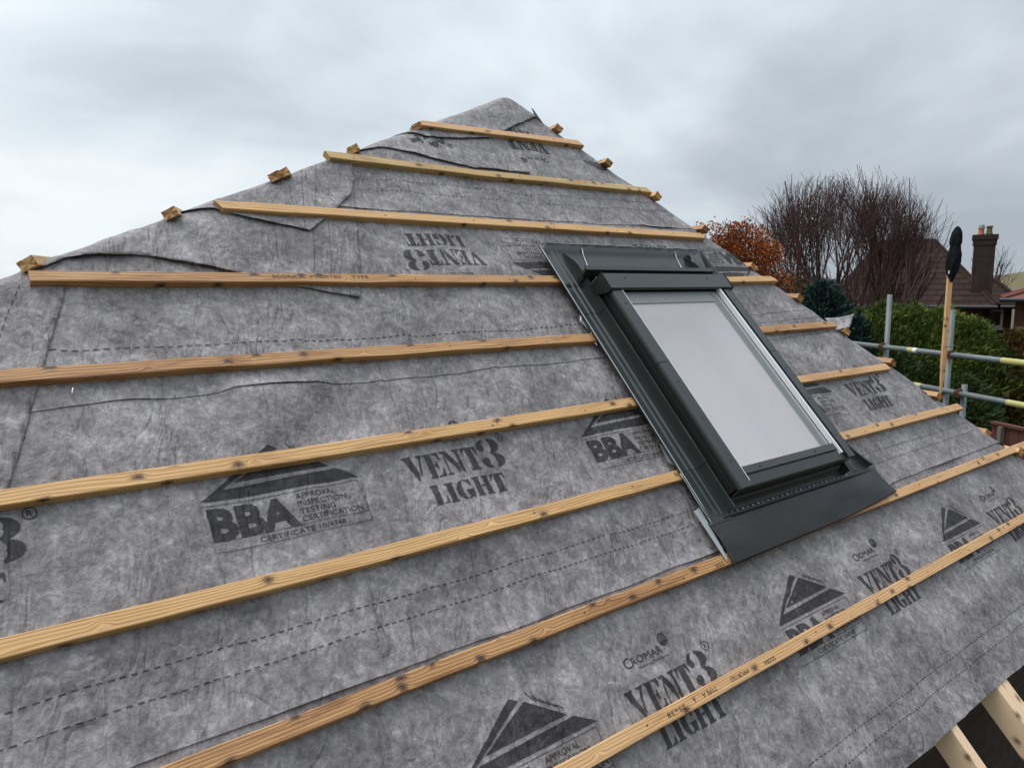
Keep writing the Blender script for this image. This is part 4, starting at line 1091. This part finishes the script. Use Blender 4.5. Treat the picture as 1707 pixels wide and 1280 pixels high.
def wbox(T, x, z, w, h, root, y=0):
    mb = MB()
    for a in ((x-w/2, x-w/2+.07, z, z+h), (x+w/2-.07, x+w/2, z, z+h)): mb.box((a[0], y-.05, a[2]), (a[1], y+.03, a[3]), T)
    mb.box((x-w/2+.071, y-.05, z), (x+w/2-.071, y+.03, z+.08), T); mb.box((x-w/2+.071, y-.05, z+h-.07), (x+w/2-.071, y+.03, z+h), T)
    mb.box((x-w/2-.05, y-.09, z-.08), (x+w/2+.05, y-.002, z-.002), T)
    f = mb.build('window', WHITE, root); mb = MB(); mb.box((x-w/2+.072, y-.02, z+.081), (x+w/2-.072, y-.01, z+h-.071), T); mb.build('pane', GLD, f)
xw = solve(T1, 0, 1657); wbox(WT, xw, zat(T1, xw, 0, 546), .50, .60, wroot)
# chimney
cq, CT0 = frame(1617, 23.8, YH); cwd = solve(CT0, 0, 1650)
CT = CT0; ctop = zat(CT0, cwd/2, 0, 391); cbot = zat(CT0, cwd/2, 0, 509)-1.0
chim = empty('chimney', Vector((cq.x, cq.y, cbot)), 'tall sooty brick chimney stack with two pots, right of the black cloth bundle', 'chimney')
mb = MB(); mb.box((0, 0, cbot), (cwd, .55, ctop-.33), CT); mb.box((-.03, -.03, ctop-.329), (cwd+.03, .58, ctop-.16), CT); mb.box((-.06, -.06, ctop-.159), (cwd+.06, .61, ctop), CT)
mb.build('stack', BR2, chim)
mb = MB(); mb.box((-.10, -.08, cbot+.96), (cwd+.25, .05, cbot+1.03), CT); mb.build('lead_skirt', GALV, chim)
TERR = simple('terracotta', (.38, .14, .075), .8, 0, .3, 5); TERR2 = simple('mossy_terracotta', (.12, .10, .035), .9, 0, .4, 8)
for x, m_, h in ((cwd*.30, TERR, .24), (cwd*.68, TERR2, .28)):
    mb = MB(); mb.tube([CT(x, .28, ctop), CT(x, .28, ctop+.05), CT(x, .28, ctop+.06), CT(x, .28, ctop+h-.06), CT(x, .28, ctop+h-.05), CT(x, .28, ctop+h)], [.10, .10, .085, .075, .095, .095], 12); mb.build('chimney_pot', m_, chim)
mb = MB(); mb.tube([CT(cwd*.30, .28, ctop+.24), CT(cwd*.30, .28, ctop+.32)], .085, 8); mb.build('pot_cowl', GALV, chim)
# red roofed house at the right edge
YR = YAW-.62
org, T2 = frame(1693, 20, YR); REDT = simple('red_tiles', (.15, .045, .03), .8, 0, .35, 3, .3)
r2root, RT, rf2 = house(org, YR, 6, 4.0, zat(T2, .5, -.35, 498)+.08, zat(T2, 2.5, 2, 445), (2.0, 2.0), BR1, REDT, 'red tiled brick house cut by the right edge of the photo')
# low house behind the orange-leaved tree
YL = YAW-.33
org, T3 = frame(1262, 40, YL)
house(org, YL, solve(T3, 0, 1400), 6, zat(T3, 2, -.35, 500)+.08, zat(T3, 2, 3, 468), (1.6, 1.6), BR1, TILE, 'distant low house with dark roof seen through the bare branches')
# dark red board fence
FM = simple('red_brown_fence_stain', (.085, .024, .016), .85, 0, .35, 9, .3)
f0 = at(1655, 690, 8.6); f1 = at(1790, 690, 7.6); dF = (f1-f0); dF.z = 0; Lf = dF.length; dF.normalize(); nF = Vector((-dF.y, dF.x, 0))
froot = empty('garden_fence', Vector((f0.x, f0.y, GZ)), 'dark red vertical board fence below the hedge at the right edge', 'fence')
zt = f0.z
mb = MB(); x = 0
FT = lambda a, c_, z: Vector((f0.x, f0.y, 0))+dF*a+nF*c_+Vector((0, 0, z))
while x < Lf+1: mb.box((x, 0, GZ-.1), (x+.118, .018, zt-.12+.006*math.sin(x*50)), FT); x += .125
mb.build('boards', FM, froot)
mb = MB(); mb.box((0, -.03, zt-.115), (Lf+1, .05, zt-.085), FT); mb.build('top_rail', FM, froot)
mb = MB(); mb.box((.14, -.06, GZ), (.19, -.004, zt-.12), FT); mb.build('post', simple('concrete_post', (.13, .115, .10), .9, 0, .3, 8), froot)

# ---------------------------------------------------------------- trees
def seg(mb, a, c, r0, r1, n=5):
    d = c-a
    if d.length < 1e-6: return
    d.normalize(); up = d.orthogonal().normalized(); q = d.cross(up); o = len(mb.v)
    for p, r in ((a, r0), (c, r1)):
        for k_ in range(n):
            t = 2*math.pi*k_/n; mb.v.append(p+up*(r*math.cos(t))+q*(r*math.sin(t))); mb.uv.append((0, 0))
    for k_ in range(n): mb.f.append((o+k_, o+(k_+1) % n, o+n+(k_+1) % n, o+n+k_))
def branch(mbT, mbB, p, d, L, r, lvl, mx_, rnd, spread, upw, tips, minr=.0035, wind=Vector((0, 0, 0)), clip=None):
    n = 5 if lvl < 3 else 3; sl_ = L/n
    for i in range(n):
        d = (d + Vector((rnd.gauss(0, .10), rnd.gauss(0, .10), rnd.gauss(0, .06)+upw)) + wind*(lvl*.25)).normalized()
        q = p+d*sl_
        if clip and not clip(q, rnd): return
        r1 = max(minr, r*(1-.55*(i+1)/n))
        seg(mbT if lvl == 0 else mbB, p, q, max(minr, r*(1-.55*i/n)), r1, 7 if lvl < 2 else (4 if lvl < 4 else 3)); p = q
        if lvl < mx_ and (i > 0 or lvl > 0) and not (lvl > 1 and clip and p.z < getattr(clip, 'low', -99) and rnd.random() < .55):
            for _ in range((2 if rnd.random() < .76 else 1) if lvl >= 2 else (2 if rnd.random() < .6 else 1)):
                a = rnd.uniform(0, 2*math.pi); sd_ = d.orthogonal().normalized(); sd_ = Matrix.Rotation(a, 3, d) @ sd_
                nd = (d*math.cos(spread)+sd_*math.sin(spread)*rnd.uniform(.6, 1.2)).normalized()
                branch(mbT, mbB, p, nd, L*rnd.uniform(.48, .72), r1*.62, lvl+1, mx_, rnd, spread, upw, tips, minr, wind, clip)
        elif lvl == mx_: tips.append((p.copy(), d.copy()))
BARK = simple('dark_bark', (.030, .020, .018), .9, 0, .4, 6, .3); TWIG = simple('reddish_twigs', (.070, .034, .032), .9, 0, .4, 1.2)
def leafmesh(name, pts, mat, size, rnd, parent, n=1, asp=.5, droop=0, spread=.1, dirf=None):
    mb = MB()
    for p, d in pts:
        for _ in range(n):
            c = p+Vector((rnd.gauss(0, spread), rnd.gauss(0, spread), rnd.gauss(0, spread)))
            a = Vector((rnd.gauss(0, 1), rnd.gauss(0, 1), rnd.gauss(0, 1)-droop)).normalized() if dirf is None else (dirf(d, rnd))
            b2 = a.orthogonal().normalized(); b2 = Matrix.Rotation(rnd.uniform(0, 6.28), 3, a) @ b2; sz = size*rnd.uniform(.6, 1.3)
            mb.v += [c-a*sz*.5, c+b2*sz*asp*.5, c+a*sz*.5, c-b2*sz*asp*.5]; o = len(mb.v)-4; mb.uv += [(0, 0)]*4; mb.f.append((o, o+1, o+2, o+3))
    o = mesh(name, mb.v, mb.f, mat, parent); return o
def leafm(name, cols, sc=1.5, rough=.7):
    m, bb, p = newmat(name); g = bb.n('ShaderNodeNewGeometry').outputs['Position']
    n = bb.noise(g, sc, 5, .65); n2 = bb.noise(g, sc*14, 2, .5)
    f = bb.math('ADD', bb.math('MULTIPLY', n, .55), bb.math('MULTIPLY', n2, .45))
    st = [(.33+.34*i/(len(cols)-1), c) for i, c in enumerate(cols)]
    bb.link(bb.ramp(f, st), p.inputs['Base Color']); p.inputs['Roughness'].default_value = rough
    p.inputs['Specular IOR Level'].default_value = .25
    return m
def bare_tree(base, h, stems, label, seed, spread_out, mx_=4, wind=Vector((0, 0, 0)), L0=None, name='bare_tree', group=None, sp=.42, r0=.09, clip=None):
    rnd = random.Random(seed); root = empty(name, base, label, 'tree', group); T, B = MB(), MB(); tips = []
    for i in range(stems):
        a = 2*math.pi*i*.381966*1.0+rnd.uniform(-.25, .25); o = math.sqrt((i+.5)/stems)*rnd.uniform(.85, 1.05)*spread_out
        d = Vector((math.cos(a)*o, math.sin(a)*o, 1)).normalized()
        branch(T, B, base+Vector((math.cos(a)*.25, math.sin(a)*.25, 0)), d, (L0 or h*.52)*rnd.uniform(.85, 1.1), r0*rnd.uniform(.7, 1.1), 0, mx_, rnd, sp, .045, tips, .0038, wind, clip)
    t_ = T.build('trunk', BARK, root); B.build('crown', TWIG, root)
    return root, tips
def gbase(px, depth): q = at(px, 500, depth); return Vector((q.x, q.y, GZ-.05))
DT = 19.0
hT = at(1400, 288, DT).z-GZ
cT = at(1400, 425, DT)
def clipT(p, rnd):
    q = p-cT; a, c_, z = q.dot(Rr)/2.95, q.dot(F)/2.3, q.z/(2.2 if q.z > 0 else 9)
    return a*a+c_*c_+z*z < (rnd.uniform(.66, 1.06)+.16*noise.noise(Vector((a*3, c_*3, z*3))))**2
clipT.low = at(1400, 440, DT).z
bare_tree(gbase(1418, DT), hT, 19, 'big leafless tree with a wide fan of dark reddish twigs, before the brown roof', 7, .74, 4, Rr*.0, hT*.66, clip=clipT, sp=.33, r0=.075)
# orange-leaved tree and bare shrub above it
dO = 15.0
hO = at(1200, 375, dO).z-GZ
def ell(c0, a_, b_, zu, zd, lo_=.6, hi_=1.08):
    def fn(p, rnd):
        q = p-c0; return (q.dot(Rr)/a_)**2+(q.dot(F)/b_)**2+(q.z/(zu if q.z > 0 else zd))**2 < rnd.uniform(lo_, hi_)**2
    return fn
r_, tips = bare_tree(gbase(1205, dO), hO*1.12, 13, 'orange-brown leaved tree with bare shoots on top, just beyond the right hip', 9, .40, 3, L0=hO*.66, name='autumn_tree', r0=.05, clip=ell(at(1207, 440, dO), 1.0, 1.0, 1.5, 6, .5, 1.05), sp=.36)
rnd = random.Random(4)
zc = at(1200, 408, dO).z
def blob(px, py, dep, rx, rz_, n, seed, dens=-.05):
    rnd = random.Random(seed); c0 = at(px, py, dep); out = []
    while len(out) < n:
        x, y, z = rnd.uniform(-1, 1), rnd.uniform(-1, 1), rnd.uniform(-1, 1)
        L = math.sqrt(x*x+y*y+z*z); k_ = noise.noise(Vector((x*2.2+seed, y*2.2, z*2.2)))
        if L > .95+.75*k_ or noise.noise(Vector((x*5, y*5+seed, z*5)))+rnd.gauss(0, .12) < dens: continue
        out.append((c0+Rr*(x*rx)+F*(y*rx)+Vector((0, 0, z*rz_)), Vector((0, 0, 1))))
    return out
pts = blob(1216, 448, dO, 1.0, .92, 7000, 3, -.03)
leafmesh('leaves', pts, leafm('orange_leaves', [(.045, .028, .012), (.15, .040, .010), (.32, .085, .016), (.42, .15, .035)], 1.2), .058, rnd, r_, 3, .6, .3, .05)
r_, tips = bare_tree(gbase(1300, 17), hO*.82, 5, 'low brown-leaved bush between the orange tree and the big bare tree', 12, .4, 3, L0=hO*.5, name='autumn_bush', r0=.04, clip=ell(at(1295, 500, 17), .75, .8, .75, 5))
leafmesh('leaves', blob(1300, 505, 17, .80, .72, 3000, 6), leafm('brown_leaves', [(.03, .02, .012), (.085, .04, .015), (.14, .075, .03)], 1.2), .055, rnd, r_, 2, .6, .3, .16)
bare_tree(gbase(1640, 45), at(1660, 410, 45).z-GZ, 5, 'thin leafless tree far behind the chimney', 31, .35, 3, L0=5.2, sp=.4, r0=.12, clip=ell(at(1655, 455, 45), 1.7, 1.7, 2.1, 8))

# conifers and hedge: sprays of foliage over an inner volume of branches
def conifer(base, h, rad_, label, name, mat, seed, nspray, ssize, group=None, shape='cone', wind=None, asp=.30):
    rnd = random.Random(seed); root = empty(name, base, label, 'tree', group); T = MB()
    T.tube([base, base+Vector((0, 0, h*.9))], [.10, .02], 8); T.build('trunk', BARK, root)
    mb = MB()
    for i in range(nspray):
        f = rnd.random()**.8; a = rnd.uniform(0, 2*math.pi)
        R_ = rad_*((1-f)**.5 if shape == 'cone' else (1-f**3.2)**.6)
        lump = 1+.28*noise.noise(Vector((math.cos(a)*1.6+seed, math.sin(a)*1.6, f*h*1.1)))+.15*noise.noise(Vector((math.cos(a)*4, math.sin(a)*4+seed, f*h*3)))
        rr = R_*lump*(rnd.uniform(.72, 1.0) if rnd.random() < .8 else rnd.uniform(.3, .8))
        c = base+Vector((math.cos(a)*rr, math.sin(a)*rr, f*(h-ssize*.9)))
        out_ = Vector((math.cos(a), math.sin(a), .55+.5*f)); 
        if wind: out_ = out_+wind
        out_.normalize()
        for _ in range(7):
            dd = (out_+Vector((rnd.gauss(0, .45), rnd.gauss(0, .45), rnd.gauss(0, .35)))).normalized()
            b2 = dd.orthogonal().normalized(); b2 = Matrix.Rotation(rnd.uniform(0, 6.28), 3, dd) @ b2; L = ssize*rnd.uniform(.5, 1.3); w_ = L*asp
            c2 = c+Vector((rnd.gauss(0, ssize*.35), rnd.gauss(0, ssize*.35), rnd.gauss(0, ssize*.35)))
            o = len(mb.v); mb.v += [c2, c2+dd*L*.5+b2*w_*.5, c2+dd*L, c2+dd*L*.5-b2*w_*.5]; mb.uv += [(0, 0)]*4; mb.f.append((o, o+1, o+2, o+3))
    mesh('crown', mb.v, mb.f, mat, root); return root
GBLUE = leafm('blue_green_needles', [(.006, .014, .012), (.018, .045, .036), (.045, .085, .07)], 2.2)
GHEDGE = leafm('yellow_green_sprays', [(.012, .022, .005), (.038, .062, .010), (.11, .15, .022), (.24, .27, .05)], 1.5)
hC = at(1375, 462, 11.5).z-GZ
conifer(gbase(1372, 11.5), hC, 1.05, 'dark blue-green conifer below the big bare tree', 'conifer', GBLUE, 3, 5200, .11, asp=.22)
conifer(gbase(1425, 10.6), at(1425, 520, 10.6).z-GZ, .95, 'lower dark conifer behind the curled membrane corner', 'conifer', GBLUE, 8, 4200, .11, asp=.22)
hx = [(1440, 11.0, 508, .75), (1478, 10.6, 496, .85), (1525, 10.5, 500, .85), (1575, 10.3, 505, .85), (1622, 10.1, 522, .80), (1662, 9.9, 560, .75), (1500, 9.6, 575, .7), (1560, 9.4, 600, .7), (1620, 9.2, 620, .7)]
HL = ['leftmost yellow-green conifer of the hedge, next to the dark conifers', 'yellow-green hedge conifer behind the left scaffold pole', 'yellow-green hedge conifer between the two tall scaffold poles',
      'yellow-green hedge conifer behind the timber prop', 'yellow-green hedge conifer below the chimney', 'rightmost green hedge conifer under the house window',
      'low dark green bush in front of the hedge, above the upper rail at left', 'low dark green bush in front of the hedge between the rails', 'low dark green bush behind the right half of the rails']
GDARK = leafm('deep_green_sprays', [(.008, .016, .005), (.028, .050, .010), (.06, .095, .018)], 1.8)
for i, (px, dep, py, rr) in enumerate(hx):
    conifer(gbase(px, dep), at(px, py, dep).z-GZ, rr, HL[i], 'hedge_conifer', GHEDGE if i < 6 else GDARK, 20+i, 6500 if i < 6 else 4500, .085, 'conifers of the green hedge', 'col', Rr*.55, .16)
# russet climber over the right end
GRU = leafm('russet_climber', [(.020, .022, .008), (.06, .050, .016), (.12, .070, .025), (.15, .11, .03)], 2.0)
conifer(gbase(1700, 9.9), at(1700, 545, 9.9).z-GZ, .75, 'russet climbing shrub at the right edge in front of the brick wall', 'climbing_shrub', GRU, 51, 4200, .09, None, 'col', None, .6)
conifer(gbase(1740, 10.5), at(1700, 530, 10.5).z-GZ, .8, 'brown shrub cut by the right edge of the photo', 'climbing_shrub', GRU, 52, 3000, .09, None, 'col', None, .6)
